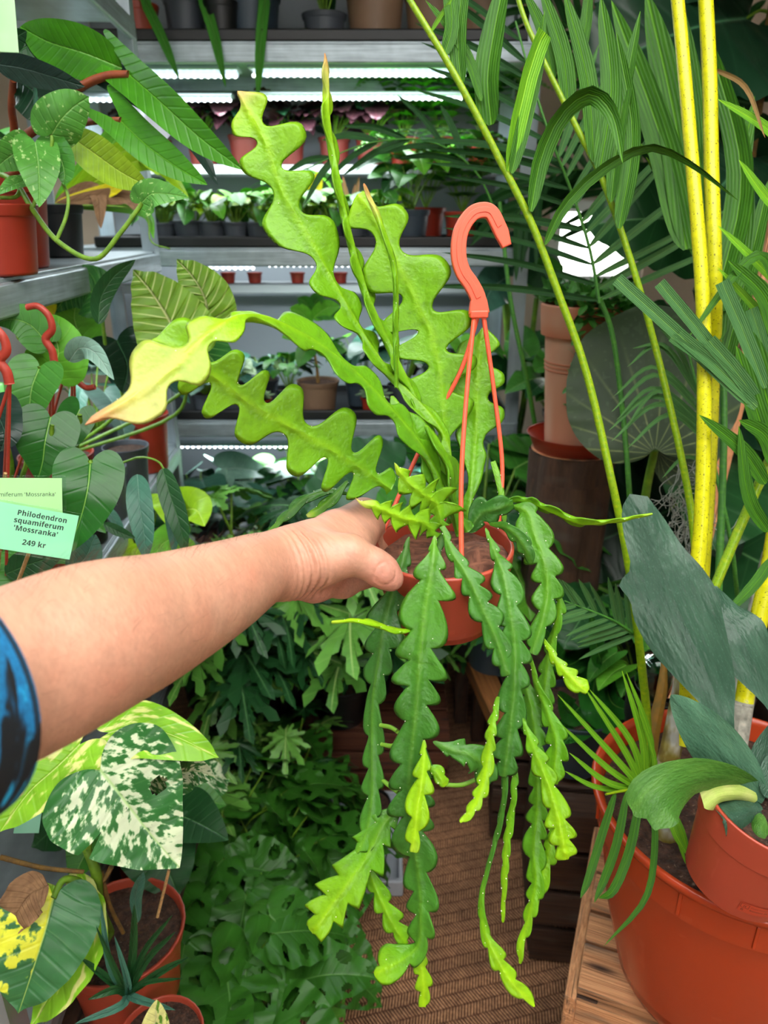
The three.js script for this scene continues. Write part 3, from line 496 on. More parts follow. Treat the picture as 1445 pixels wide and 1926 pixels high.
// ---------------------------------------------------------------- the arm and hand
function surfaceNets(lo, hi, cell, f) {
  const nx = Math.ceil((hi.x - lo.x) / cell) + 1, ny = Math.ceil((hi.y - lo.y) / cell) + 1, nz = Math.ceil((hi.z - lo.z) / cell) + 1;
  const val = new Float32Array(nx * ny * nz), B = 8, diag = B * cell * 0.9; const id = (i, j, k) => (k * ny + j) * nx + i;
  for (let k = 0; k < nz; k += B) for (let j = 0; j < ny; j += B) for (let i = 0; i < nx; i += B) {
    const c = f(lo.x + (i + B / 2) * cell, lo.y + (j + B / 2) * cell, lo.z + (k + B / 2) * cell), far = Math.abs(c) > diag * 1.25;
    for (let c2 = k; c2 < Math.min(nz, k + B); c2++) for (let b = j; b < Math.min(ny, j + B); b++) for (let a = i; a < Math.min(nx, i + B); a++) val[id(a, b, c2)] = far ? c : f(lo.x + a * cell, lo.y + b * cell, lo.z + c2 * cell);
  }
  const pos = [], idx = [], vid = new Int32Array(nx * ny * nz).fill(-1);
  for (let k = 0; k < nz - 1; k++) for (let j = 0; j < ny - 1; j++) for (let i = 0; i < nx - 1; i++) {
    let x = 0, y = 0, z = 0, n = 0;
    const v = []; for (let c = 0; c < 8; c++) v.push(val[id(i + (c & 1), j + (c >> 1 & 1), k + (c >> 2))]);
    let neg = 0; for (const q of v) if (q < 0) neg++; if (!neg || neg === 8) continue;
    for (let a = 0; a < 8; a++) for (const bit of [1, 2, 4]) { if (a & bit) continue; const b = a | bit; if ((v[a] < 0) === (v[b] < 0)) continue; const t = v[a] / (v[a] - v[b]); x += (a & 1) + (bit === 1 ? t : 0); y += (a >> 1 & 1) + (bit === 2 ? t : 0); z += (a >> 2) + (bit === 4 ? t : 0); n++; }
    vid[id(i, j, k)] = pos.length / 3; pos.push(lo.x + (i + x / n) * cell, lo.y + (j + y / n) * cell, lo.z + (k + z / n) * cell);
  }
  for (let k = 1; k < nz - 1; k++) for (let j = 1; j < ny - 1; j++) for (let i = 1; i < nx - 1; i++) {
    const s = val[id(i, j, k)] < 0;
    const quad = (a, b, c, d, flip) => { if (a < 0 || b < 0 || c < 0 || d < 0) return; flip ? idx.push(a, b, c, a, c, d) : idx.push(a, c, b, a, d, c); };
    if (s !== val[id(i + 1, j, k)] < 0) quad(vid[id(i, j - 1, k - 1)], vid[id(i, j, k - 1)], vid[id(i, j, k)], vid[id(i, j - 1, k)], s);
    if (s !== val[id(i, j + 1, k)] < 0) quad(vid[id(i - 1, j, k - 1)], vid[id(i - 1, j, k)], vid[id(i, j, k)], vid[id(i, j, k - 1)], s);
    if (s !== val[id(i, j, k + 1)] < 0) quad(vid[id(i - 1, j - 1, k)], vid[id(i, j - 1, k)], vid[id(i, j, k)], vid[id(i - 1, j, k)], s);
  }
  return { pos, idx };
}
const skinTex = tex(512, 512, (u, v) => { const n = fbm(u * 10, v * 10, 4, 10), f = fbm(u * 60, v * 60, 3, 60), k = 0.92 + (n - 0.5) * 0.1 + (f - 0.5) * 0.1, red = (fbm(u * 6 + 5, v * 6, 3, 6) - 0.5) * 0.12; return [k + red * 0.3, k - red * 0.5, k - red * 0.6]; });
const skinBump = tex(512, 512, (u, v) => { const a = fbm(u * 90, v * 90, 3, 90); const k = a; return [k, k, k]; }, false);
const skinMat = new THREE.MeshPhysicalMaterial({ vertexColors: true, map: skinTex, bumpMap: skinBump, bumpScale: 0.00025, roughness: 0.5, side: THREE.DoubleSide, sheen: 0.15, sheenRoughness: 0.5 });
const person = thing('person', 'outstretched bare forearm with a teal and black tie-dyed sleeve, hand gripping the hanging pot', 'person', at(-10, 1340, 0.40));
{
  const P = (x, y, d, rpx) => { const p = at(x, y, d); return [p.x, p.y, p.z, rpx * d / F]; };
  const chain = (...a) => a.slice(1).map((b, i) => [a[i], b]);
  // on the pot's wall: angle from the left side round the back, distance below the rim
  const W_ = (deg, down, r, out = 0.0085) => { const rad = mix(.0695, .052, clamp(down / POT_H)) + out; return [POT_C.x - Math.cos(R(deg)) * rad, POT_C.y - down, POT_C.z - Math.sin(R(deg)) * rad, r]; };
  const armN = [[-.30, 1.215, .05, .045], P(-560, 1490, .27, 170), P(-330, 1420, .32, 170), P(-130, 1335, .37, 168), P(20, 1272, .415, 162), P(170, 1205, .46, 146), P(300, 1158, .52, 116), P(420, 1105, .58, 85), P(490, 1070, .625, 64), P(535, 1060, .65, 56)];
  const armC = spline(armN.map((q) => V(q[0], q[1], q[2]))), armR = along(armN.map((q) => q[3])), arm = chain(...Array.from({ length: 49 }, (_, i) => { const p = armC.getPoint(i / 48); let r = 0; for (let k = -3; k <= 3; k++) r += armR((i + k) / 48) / 7; return [p.x, p.y, p.z, r]; }));
  const palm = [...chain(P(535, 1060, .65, 56), P(600, 1045, .668, 54), P(655, 1030, .69, 44), P(690, 985, .74, 34)),
    ...chain(P(535, 1075, .655, 44), P(590, 1095, .672, 34), P(645, 1096, .70, 25), P(705, 1086, .735, 17)),
    ...chain(P(560, 1030, .66, 44), P(630, 1000, .70, 36), P(680, 965, .745, 28))];
  palm.push(...chain(P(550, 1064, .648, 50), P(605, 1052, .645, 45), P(640, 1046, .645, 38)));
  const thumb = chain(P(605, 1052, .645, 45), P(657, 1043, .645, 37), P(702, 1062, .65, 29.5), P(722, 1077, .653, 28.5), P(737, 1090, .655, 22));
  const k0 = [P(690, 965, .75, 25), P(694, 990, .748, 25), P(696, 1020, .742, 24), P(695, 1052, .732, 21)];
  const fingers = [[k0[0], W_(48, .012, .0092), W_(78, .014, .0086), W_(102, .016, .0074)], [k0[1], W_(46, .030, .0092), W_(80, .032, .0086), W_(108, .034, .0074)], [k0[2], W_(42, .048, .0088), W_(76, .050, .0082), W_(104, .052, .0072)], [k0[3], W_(36, .064, .0078), W_(66, .066, .0072), W_(90, .067, .0062)]].map((a) => chain(...a));
  const cap = (x, y, z, [a, b]) => { const bx = b[0] - a[0], by = b[1] - a[1], bz = b[2] - a[2], px = x - a[0], py = y - a[1], pz = z - a[2], l = bx * bx + by * by + bz * bz, h = clamp((px * bx + py * by + pz * bz) / l); return Math.hypot(px - bx * h, py - by * h, pz - bz * h) - mix(a[3], b[3], h * h * (3 - 2 * h) * 0.4 + h * 0.6); };
  const smin = (a, b, k) => { const h = Math.max(k - Math.abs(a - b), 0) / k; return Math.min(a, b) - h * h * k * 0.25; };
  const grp = (x, y, z, list, k) => { let d = 1; for (const c of list) d = smin(d, cap(x, y, z, c), k); return d; };
  const wr = at(545, 1070, .64), ax = at(600, 1055, .66).sub(at(490, 1075, .625)).normalize();
  const kn = at(724, 1078, .64), web = at(668, 1068, .62);
  const f = (x, y, z) => {
    let d = grp(x, y, z, arm, .004); d = smin(d, grp(x, y, z, palm, .012), .014); d = smin(d, grp(x, y, z, thumb, .008), .0035);
    let fg = 1; for (const q of fingers) fg = Math.min(fg, grp(x, y, z, q, .004)); d = smin(d, fg, .008);
    if (Math.abs(d) < .006) {
      const qx = x - wr.x, qy = y - wr.y, qz = z - wr.z, s = qx * ax.x + qy * ax.y + qz * ax.z, rad = Math.hypot(qx, qy, qz);
      const m = Math.exp(-Math.pow((s - .012) / .014, 2)) * sst(.05, .03, rad) * (z > wr.z - .01 ? 1 : .3);
      d += m * .0012 * Math.sin(s * 2 * PI / .0062 + qy * 60);                                         // folds of the wrist
      const kx = Math.hypot(x - kn.x, y - kn.y, z - kn.z); d += .0006 * Math.exp(-Math.pow((kx - .010) / .0013, 2)) * sst(.016, .006, Math.abs(z - kn.z));   // joint crease of the thumb
    }
    return d;
  };
  const all = [...arm.slice(0), ...palm, ...thumb, ...fingers.flat()].flat(), lo = V(9, 9, 9), hi = V(-9, -9, -9);
  for (const [x, y, z, r] of all) { lo.min(V(x - r - .015, y - r - .015, z - r - .015)); hi.max(V(x + r + .015, y + r + .015, z + r + .015)); }
  const { pos, idx } = surfaceNets(lo, hi, .0021, f);
  const col = [], uv = [], nor = [], base = [0.69, 0.335, 0.22], pink = [0.69, 0.265, 0.19], tan = [0.63, 0.285, 0.175], e = .0012, tip = at(735, 1090, .65), heel = at(600, 1105, .68), top = at(300, 1060, .5);
  for (let i = 0; i < pos.length; i += 3) {
    const x = pos[i], y = pos[i + 1], z = pos[i + 2]; const n = V(f(x + e, y, z) - f(x - e, y, z), f(x, y + e, z) - f(x, y - e, z), f(x, y, z + e) - f(x, y, z - e)).normalize(); nor.push(n.x, n.y, n.z);
    const dt = Math.hypot(x - tip.x, y - tip.y, z - tip.z), dh = Math.hypot(x - heel.x, y - heel.y, z - heel.z);
    let c = mix3(base, tan, clamp(fbm(x * 18 + 4, y * 18 + 7, 3) * 1.2 - .3)); c = mix3(c, pink, Math.max(sst(.045, .005, dt) * .8, sst(.05, .01, dh) * .75));
    col.push(...c); uv.push(x * 5 - z * 5, y * 6);
  }
  const g = build(pos, uv, idx, col); g.setAttribute('normal', new THREE.Float32BufferAttribute(nor, 3));
  part(person, 'body', g, skinMat, 'bare forearm and hand');
  // fine hairs on the upper side of the forearm
  reseed(5); const hs = [];
  for (let k = 0; k < 360; k++) {
    const t = rr(.3, .97), a = at(mix(0, 520, t), mix(1262, 1064, t), mix(.41, .64, t)), rad = mix(.0485, .027, Math.pow(t, 1.2)), ang = rr(-.2, 1.5), n = V(-.12 + rr(-.2, .2), Math.cos(ang), Math.sin(ang) * .75).normalize();
    let r = rad * .6; for (let q = 0; q < 24; q++) { const p = a.clone().addScaledVector(n, r), d = f(p.x, p.y, p.z); r -= d; if (Math.abs(d) < 1e-4) break; }
    const p0 = a.clone().addScaledVector(n, r - .0004), dir = V(rr(.2, .8), rr(-.1, .5), rr(-1, -.3)).normalize(), L = rr(.006, .014);
    hs.push(tube([p0, p0.clone().addScaledVector(n, L * .35).addScaledVector(dir, L * .4), p0.clone().addScaledVector(n, L * .42).addScaledVector(dir, L)], [.00007, .00006, .00003], 3, 4, false));
  }
  const hm = part(person, 'arm_hair', mergeGeometries(hs), mat({ color: 0x4a2c1a, roughness: .7 })); hm.userData.kind = 'stuff';
  // sleeve
  const A = at(-112, 1320, .37), B2 = at(-600, 1500, .27), pts = [A, A.clone().lerp(B2, .5), B2, V(-.31, 1.20, .02), V(-.29, 1.27, .2)], n = 64, sides = 56, c = spline(pts), sp = [], su = [], si = [];
  for (const inner of [0, 1]) for (let i = 0; i <= n; i++) for (let k = 0; k <= sides; k++) {
    const t = inner ? 1 - i / n : i / n, p = c.getPoint(t), T = c.getTangent(t).normalize(), N = V(0, 1, 0); N.sub(T.clone().multiplyScalar(N.dot(T))).normalize(); const Bn = T.clone().cross(N), a = k / sides * 2 * PI;
    const r = mix(.064, .078, t) - inner * .0018 + .0016 * Math.sin(a * 5 + t * 9) * t + .0012 * Math.sin(a * 3 + 1 + t * 14);
    const q = p.addScaledVector(N, Math.cos(a) * r).addScaledVector(Bn, Math.sin(a) * r); sp.push(q.x, q.y, q.z); su.push(k / sides * 2, t * 1.9);
  }
  for (let i = 0; i <= 2 * n; i++) for (let k = 0; k < sides; k++) { const a = i * (sides + 1) + k, b = a + sides + 1; si.push(a, b, a + 1, b, b + 1, a + 1); }
  { const c0 = pts[4]; sp.push(c0.x, c0.y, c0.z); su.push(.5, .5); const ci = sp.length / 3 - 1; for (let k = 0; k < sides; k++) { const a = n * (sides + 1) + k; si.push(ci, a + 1, a); } }
  const dye = tex(512, 512, (u, v) => {
    const w = fbm(u * 6 + 2 * fbm(u * 5, v * 6, 3), v * 8 + 3, 4), q = fbm(u * 9 + 4, v * 12 + 2 * w, 4), th = vnoise(u * 180, v * 180) * .06;
    let k = mix3([.015, .03, .055], [.03, .34, .50], sst(.36, .46, w)); k = mix3(k, [.10, .56, .72], sst(.44, .56, q) * sst(.36, .48, w)); k = mix3(k, [.02, .03, .05], sst(.6, .5, Math.abs(v - .02) * 40) * .7); return k.map((x) => x + th * x * 6);
  });
  part(person, 'sleeve', build(sp, su, si), mat({ map: dye, roughness: .85, sheen: .2 }), 'teal and black tie-dyed sleeve');
}
// ---------------------------------------------------------------- palm side of the aisle
const STRAP = outline([[0.10, 0], [0.34, 0.06], [0.48, 0.2], [0.5, 0.42], [0.45, 0.64], [0.3, 0.84], [0.1, 0.96], [0, 1]], 16);
const CUT = [...[[0.12, 0], [0.4, 0.1], [0.5, 0.3], [0.5, 0.6], [0.48, 0.85], [0.46, 1]], ...[[-0.46, 1], [-0.48, 0.85], [-0.5, 0.6], [-0.5, 0.3], [-0.4, 0.1], [-0.12, 0]]];
const palmTex = (a, b) => tex(64, 256, (u, v) => { const l = Math.abs(((u * 9) % 1) - .5), n = fbm(u * 20, v * 6, 3), s = Math.abs(u - .5); let c = mix3(a, b, clamp(n * 1.3 - .2)); c = c.map((x) => x * (1 - .12 * sst(.25, .5, l))); return mix3(c, [b[0] * 1.35, b[1] * 1.2, b[2]], sst(.05, .01, s) * .7); });
const palmBump = tex(64, 64, (u) => { const k = .5 + .5 * Math.cos(u * 9 * 2 * PI); return [k, k, k]; }, false);
const pm = (a, b, o) => mat({ map: palmTex(hex(a), hex(b)), bumpMap: palmBump, bumpScale: .00035, roughness: .5, specularIntensity: .45, ...o });
M.palm = pm(0x28560f, 0x447a16); M.palmDark = pm(0x17401c, 0x265a20); M.palmLight = pm(0x56941a, 0x7cb524); M.palmGrey = pm(0x3c6a38, 0x568448); M.palmDry = pm(0xa88a58, 0x8c6c44);
const caneTex = tex(128, 512, (u, v) => { const n = fbm(u * 6, v * 10, 3), q = vnoise(u * 40, v * 60), sp = q > .86 && fbm(u * 5 + 3, v * 8, 2) > .45 ? 1 : 0; return mix3([.74 + n * .14, .74 + n * .12, .03], [.22, .2, .05], sp * .8); });
M.cane = mat({ map: caneTex, roughness: .35 });
M.caneGreen = mat({ map: tex(128, 512, (u, v) => { const n = fbm(u * 6, v * 10, 3), q = vnoise(u * 34, v * 60), sp = q > .88 ? 1 : 0; return mix3([.42 + n * .22, .60 + n * .12, .05], [.14, .2, .05], sp * .75); }), roughness: .38 });
M.rachis = mat({ map: tex(64, 128, (u, v) => { const n = fbm(u * 6, v * 9, 3); return [.2 + n * .12, .42 + n * .16, .16]; }), roughness: .5 });
M.trunk = mat({ map: tex(128, 256, (u, v) => { const n = fbm(u * 8, v * 9, 4), ring = vnoise(2, v * 14), w = fbm(u * 4 + 5, v * 3, 4); let c = mix3([.44, .40, .08], [.33, .24, .07], n); c = mix3(c, [.66, .66, .62], clamp((w - .42) * 4)); return c.map((x) => x * (.9 + .2 * ring)); }), roughness: .8 });
M.paleTrunk = mat({ map: tex(128, 256, (u, v) => { const n = fbm(u * 14, v * 14, 4); return [.42 + n * .4, .42 + n * .38, .38 + n * .36]; }), roughness: .9 });
const px = (a) => at(a[0], a[1], a[2]);
// a palm leaf or cane drawn as a tapering tube; leaflets hang below it as its own pieces
function cane(parent, name, P, r0, r1, m, sides = 10) { return part(parent, name, tube(P.map(px), [r0, (r0 + r1) / 2, r1], sides, P.length * 6), m); }
function leaflet(parent, P, wpx, m, o = {}) { const pts = P.map(px), d = P[Math.floor(P.length / 2)][2]; return part(parent, 'leaflet', bentLeaf(pts, wpx * d / F, o.cut ? CUT : STRAP, { fold: .3, k: 3, ...o }), m); }

// crate of pale boards under the big pot
const CR = (u, y, v) => V(.275 + .927 * u + .374 * v, y, -.772 + .374 * u - .927 * v), crTurn = Math.atan2(-.374, .927);
const crTop = .41;
{
  const g = thing('wooden_crate', 'pale rough-sawn wooden crate carrying the big orange pot', 'crate', V(CR(.3, 0, .2).x, 0, CR(.3, 0, .2).z));
  const bd = (name, u, y, v, su, sy, sv, m) => { const b = box(su, sy, sv, .003); b.rotateY(crTurn); const p = CR(u, y, v); b.translate(p.x, p.y, p.z); return part(g, name, b, m); };
  const w = [.088, .062, .083, .078, .07]; let v = .005; w.forEach((s, i) => { bd('plank', .33, crTop - .008 + [0, -.002, .001, -.001, 0][i], v + s / 2, .62, .016, s - .006, M.pallet[i % 3]); v += s; });
  bd('plank', .012, crTop - .055, .20, .018, .075, .40, M.pallet[1]); bd('plank', .33, crTop - .058, .012, .62, .07, .018, M.pallet[2]);
  bd('plank', .33, crTop - .058, .385, .62, .07, .018, M.pallet[0]); bd('plank', .64, crTop - .055, .20, .018, .075, .38, M.pallet[0]);
  for (const [a, b] of [[.03, .03], [.63, .03], [.03, .37], [.63, .37]]) bd('post', a, (crTop - .02) / 2, b, .045, crTop - .022, .045, M.crate[1]);
  bd('plank', .33, .12, .012, .62, .08, .016, M.crate[0]); bd('plank', .012, .12, .2, .016, .08, .38, M.crate[1]);
}
// the palm in its big pot
const BP = at(1400, 1500, 1.0), bpH = BP.y - crTop - .001;
const palm = thing('areca_palm', 'tall palm with yellow speckled canes in a large glossy orange pot', 'plant', V(BP.x, crTop + .001, BP.z));
{
  const g = lathe([[0, .008], [.09, .006], [.108, 0], [.118, .006], [.135, .05], [.160, bpH * .42], [.176, bpH * .7], [.184, bpH - .062], [.190, bpH - .060], [.1905, bpH - .016], [.198, bpH - .014], [.2015, bpH - .006], [.199, bpH - .001], [.194, bpH], [.187, bpH - .008], [.184, bpH - .05], [.13, .03], [0, .02]], 96);
  const m = lpart(palm, 'pot', g, M.bigPot);
  for (let i = 0; i < 14; i++) { const a = i / 14 * 2 * PI + .12, b = box(.004, .036, .007, .001); b.translate(0, bpH - .038, .1895); b.rotateY(a); lpart(m, 'rib', b, M.bigPot); }
  const pos = [], uv = [], idx = [], n = 60, k = 22; for (let i = 0; i <= n; i++) for (let j = 0; j <= k; j++) { const a = i / n * 2 * PI, r = j / k * .184, x = Math.cos(a) * r, z = Math.sin(a) * r; pos.push(x, bpH - .035 + .014 * (fbm(x * 40 + 9, z * 40 + 9, 4) - .5), z); uv.push(x * 5, z * 5); }
  for (let i = 0; i < n; i++) for (let j = 0; j < k; j++) { const a = i * (k + 1) + j, b = a + k + 1; idx.push(a, a + 1, b, b, a + 1, b + 1); }
  lpart(palm, 'soil', build(pos, uv, idx), M.soil);
}
const grow = (x, z) => V(BP.x + x, BP.y - .05, BP.z + z);
const worldTube = (parent, name, pts, radii, m, sides = 12) => part(parent, name, tube(pts, radii, sides, pts.length * 7), m);
// old trunks
worldTube(palm, 'trunk', [at(1252, 1590, .99), at(1250, 1480, .99), at(1268, 1380, .99), at(1288, 1270, .99)], [.018, .0155, .0135, .012], M.trunk);
worldTube(palm, 'trunk', [at(1225, 1520, 1.06), at(1222, 1440, 1.07), at(1228, 1380, 1.08), at(1245, 1300, 1.09), at(1250, 1240, 1.1)], [.012, .011, .010, .008, .004], mat({ map: tex(64, 256, (u, v) => { const n = fbm(u * 6, v * 7, 4); return mix3([.60, .40, .05], [.42, .34, .10], n); }), roughness: .7 }));
worldTube(palm, 'trunk', [at(1370, 1480, 1.07), at(1385, 1380, 1.08), at(1408, 1250, 1.09), at(1430, 1130, 1.1), at(1450, 1040, 1.11)], [.019, .018, .016, .014, .012], M.paleTrunk);
worldTube(palm, 'trunk', [at(1400, 1320, 1.00), at(1420, 1200, 1.0), at(1445, 1090, 1.0), at(1462, 980, 1.0)], [.012, .012, .0125, .011], M.cane);
// canes
const caneA = cane(palm, 'cane', [[1290, 1400, .98], [1296, 1250, .97], [1305, 1130, .96], [1318, 1000, .955], [1325, 780, .945], [1322, 560, .935], [1300, 280, .93], [1275, 0, .925], [1262, -120, .92]], .0105, .0078, M.cane, 14);
const caneB = cane(palm, 'cane', [[1305, 1400, 1.05], [1312, 1250, 1.05], [1320, 1100, 1.04], [1333, 900, 1.03], [1341, 700, 1.03], [1345, 560, .98], [1338, 300, .965], [1335, 150, .96], [1325, -60, .96], [1322, -160, .96]], .0105, .0092, M.cane, 14);
cane(palm, 'cane', [[1340, 1420, 1.06], [1352, 1100, 1.06], [1362, 800, 1.07], [1358, 600, 1.08], [1365, 430, 1.1]], .006, .004, M.rachis);
const caneC = cane(palm, 'cane', [[1212, 1500, 1.05], [1218, 1370, 1.04], [1207, 1250, 1.02], [1182, 1060, .99], [1150, 900, .97], [1100, 690, .95], [1050, 550, .93], [1000, 420, .91], [940, 300, .89], [880, 185, .87], [835, 105, .86], [765, -10, .85], [720, -90, .84]], .0062, .0036, M.caneGreen, 12);
const caneD = cane(palm, 'cane', [[1318, 1250, 1.05], [1305, 1000, 1.03], [1290, 900, 1.02], [1240, 680, 1.0], [1190, 500, .98], [1130, 330, .96], [1090, 250, .95], [1040, 150, .94], [985, 30, .93], [960, -60, .92]], .0055, .003, M.caneGreen, 12);
const caneE = cane(palm, 'cane', [[1318, 1170, .99], [1330, 1140, .985], [1395, 985, .97], [1450, 860, .95], [1500, 740, .93]], .0068, .0058, M.caneGreen, 12);
// broad leaflets of the nearest cane, standing up from it
const lf = (c, P, w, m, o) => leaflet(c, P, w, m, o);
lf(caneC, [[925, 235, .88], [918, 150, .87], [930, 60, .865], [955, -60, .86]], 52, M.palm, { roll: -25 });
lf(caneC, [[955, 322, .89], [975, 220, .88], [1000, 120, .87], [1022, 62, .865]], 38, M.palmLight, { cut: true, roll: 35 });
lf(caneC, [[962, 326, .89], [985, 230, .885], [1010, 120, .88], [1025, 20, .87]], 30, M.palm, { roll: 20 });
lf(caneC, [[868, 160, .87], [862, 80, .865], [868, 0, .86], [880, -70, .86]], 34, M.palm, { roll: -15 });
lf(caneC, [[998, 398, .9], [1020, 290, .89], [1060, 210, .87], [1110, 176, .85], [1150, 210, .84], [1172, 308, .83]], 40, M.palm, { roll: 20, rolls: [20, 25, 40, 30, 10, 10] });
lf(caneC, [[1025, 460, .91], [1060, 390, .9], [1130, 320, .89], [1220, 275, .88], [1290, 300, .87], [1390, 378, .86]], 24, M.palm, { rolls: [20, 25, 30, 50, 50, 40] });
lf(caneC, [[835, 105, .86], [850, 50, .86], [845, -20, .86], [850, -80, .85]], 28, M.palm, { roll: 10 });
lf(caneC, [[905, 190, .87], [880, 110, .87], [850, 60, .865], [800, 0, .86]], 22, M.palm, { roll: 30 });
lf(caneC, [[810, 60, .86], [835, 20, .86], [880, -40, .86]], 9, M.palmLight, { roll: 20 });
// leaflets of the second cane
for (const [a, b, c, w, roll] of [[[1118, 305], [1105, 150], [1060, -20], 36, 20], [[1128, 325], [1150, 170], [1130, -10], 40, 0], [[1070, 215], [1060, 110], [1015, -30], 34, 15], [[1040, 150], [1025, 70], [985, -20], 26, 20], [[1165, 430], [1190, 260], [1160, 60], 34, -10], [[1150, 380], [1168, 220], [1205, 20], 30, -20], [[1060, 190], [1100, 60], [1110, -60], 24, -10]])
  lf(caneD, [[...a, .95], [...b, .94], [...c, .93]], w, M.palm, { roll });
// broad dark leaflets beside the yellow canes
for (const [a, b, c, w, roll, m] of [[[1292, 470], [1250, 280], [1150, 0], 58, 0, 0], [[1300, 470], [1275, 250], [1215, -20], 66, 5, 0], [[1306, 480], [1312, 250], [1270, -30], 44, 10, 0], [[1350, 560], [1395, 330], [1330, 60], 50, -15, 0], [[1345, 590], [1390, 480], [1400, 200], 46, 10, 0], [[1352, 640], [1375, 430], [1420, 180], 40, 10, 0], [[1358, 700], [1405, 520], [1450, 330], 38, -10, 0], [[1345, 520], [1300, 420], [1215, 295], 28, 20, 1], [[1340, 480], [1310, 400], [1205, 270], 20, 25, 1]])
  lf(caneB, [[...a, 1.0], [...b, 1.03], [...c, 1.05]], w, m ? M.palmLight : M.palm, { roll });
lf(caneB, [[1345, 130, .97], [1400, 160, .95], [1440, 260, .93]], 10, M.palmDry, { roll: 20 });
// cut-back leaflets low on the leaning cane
for (const [a, b, w] of [[[1420, 770], [1160, 525], 26], [[1400, 735], [1240, 532], 24], [[1425, 765], [1275, 628], 26], [[1430, 760], [1333, 640], 28], [[1440, 730], [1358, 530], 28], [[1445, 690], [1413, 580], 24], [[1405, 745], [1262, 634], 18]])
  lf(caneE, [[...a, .93], [(a[0] + b[0]) / 2, (a[1] + b[1]) / 2 - 6, .92], [...b, .91]], w, M.palmGrey, { cut: true, roll: 10 });
for (const [a, b, c, w] of [[[1440, 910], [1400, 850], [1315, 780], 30], [[1450, 850], [1420, 760], [1385, 650], 40], [[1455, 800], [1430, 700], [1400, 610], 46], [[1460, 880], [1440, 820], [1390, 790], 34], [[1460, 640], [1440, 560], [1370, 490], 34], [[1470, 560], [1430, 480], [1290, 640], 20], [[1445, 1000], [1410, 940], [1390, 800], 26], [[1455, 1050], [1420, 1100], [1360, 1160], 22]])
  lf(caneE, [[...a, .94], [...b, .93], [...c, .92]], w, M.palm, { roll: 15 });
for (const y of [200, 330, 470, 560]) lf(caneE, [[1480, y + 80, .96], [1440, y + 40, .95], [1330 + (y % 90), y + 10 - y * .12, .94]], 20, M.palmLight, { roll: 25 });
// tuft of narrow leaves rising from the soil
const tuftO = [[1208, 1492, .92], [1204, 1500, .92]];
for (const [b, c, w] of [[[1180, 1420], [1098, 1290], 13], [[1170, 1440], [1048, 1305], 13], [[1190, 1400], [1108, 1295], 13], [[1150, 1450], [1050, 1358], 12], [[1140, 1470], [1070, 1415], 12], [[1120, 1480], [1062, 1450], 10], [[1210, 1400], [1170, 1260], 14], [[1225, 1400], [1178, 1262], 12], [[1232, 1440], [1200, 1330], 10]])
  lf(palm, [[1212, 1488, .93], [...b, .91], [...c, .9]], w, M.palmLight, { roll: 10 });
const shootR = worldTube(palm, 'shoot', [at(1218, 1483, .93), at(1180, 1486, .915), at(1140, 1494, .90)], [.002, .002, .0015], M.caneGreen, 7);
for (const [a, b, c, e, w] of [[[1158, 1490], [1130, 1580], [1105, 1660], [1092, 1690], 16], [[1180, 1488], [1160, 1590], [1135, 1660], [1118, 1698], 17], [[1206, 1488], [1185, 1600], [1150, 1680], [1126, 1690], 18], [[1230, 1500], [1232, 1600], [1215, 1690], [1136, 1780], 13]])
  lf(shootR, [[...a, .91], [...b, .87], [...c, .84], [...e, .83]], w, M.palm, { rolls: [0, 10, 10, 30] });
for (const [b, c, w] of [[[1282, 1560], [1298, 1620], 12], [[1275, 1570], [1290, 1625], 10], [[1270, 1565], [1296, 1612], 14]]) lf(palm, [[1258, 1515, .95], [...b, .93], [...c, .92]], w, M.palmLight, { roll: 10 });
// a feathery low frond in the gap
function feather(parent, P, n, Lpx, wpx, m, o = {}) {
  const { r0 = .0025, r1 = .001, both = true, ang = 60, droop = 10, from = 0.05, taper = .5, dz = -.04, mr = M.rachis, sides = [-1, 1] } = o;
  const f = part(parent, 'frond', tube(P.map(px), [r0, r1], 7, 20), mr);
  const c = new THREE.CatmullRomCurve3(P.map(([x, y, d]) => V(x, y, d * 1000)), false, 'centripetal');
  for (let i = 0; i < n; i++) for (const s of sides) {
    const t = mix(from, .98, (i + rr(0, .35)) / n), p = c.getPoint(t), T = c.getTangent(t), a0 = Math.atan2(T.y, T.x) + s * R(mix(ang, ang * .5, t) + rr(-6, 6)), L = Lpx * (1 - taper * t) * rr(.85, 1.1), d = p.z / 1000;
    lf(f, [[p.x, p.y, d], [p.x + Math.cos(a0) * L * .5, p.y + Math.sin(a0) * L * .5 + 0, d + dz * .4], [p.x + Math.cos(a0) * L, p.y + Math.sin(a0) * L + droop, d + dz]], wpx * rr(.8, 1.15), m, { roll: rr(-20, 20) });
  }
  return f;
}
reseed(41);
feather(palm, [[1205, 1200, 1.02], [1150, 1165, 1.0], [1062, 1130, .99]], 8, 120, 11, M.palmGrey, { ang: 58, droop: 4, dz: -.02 });
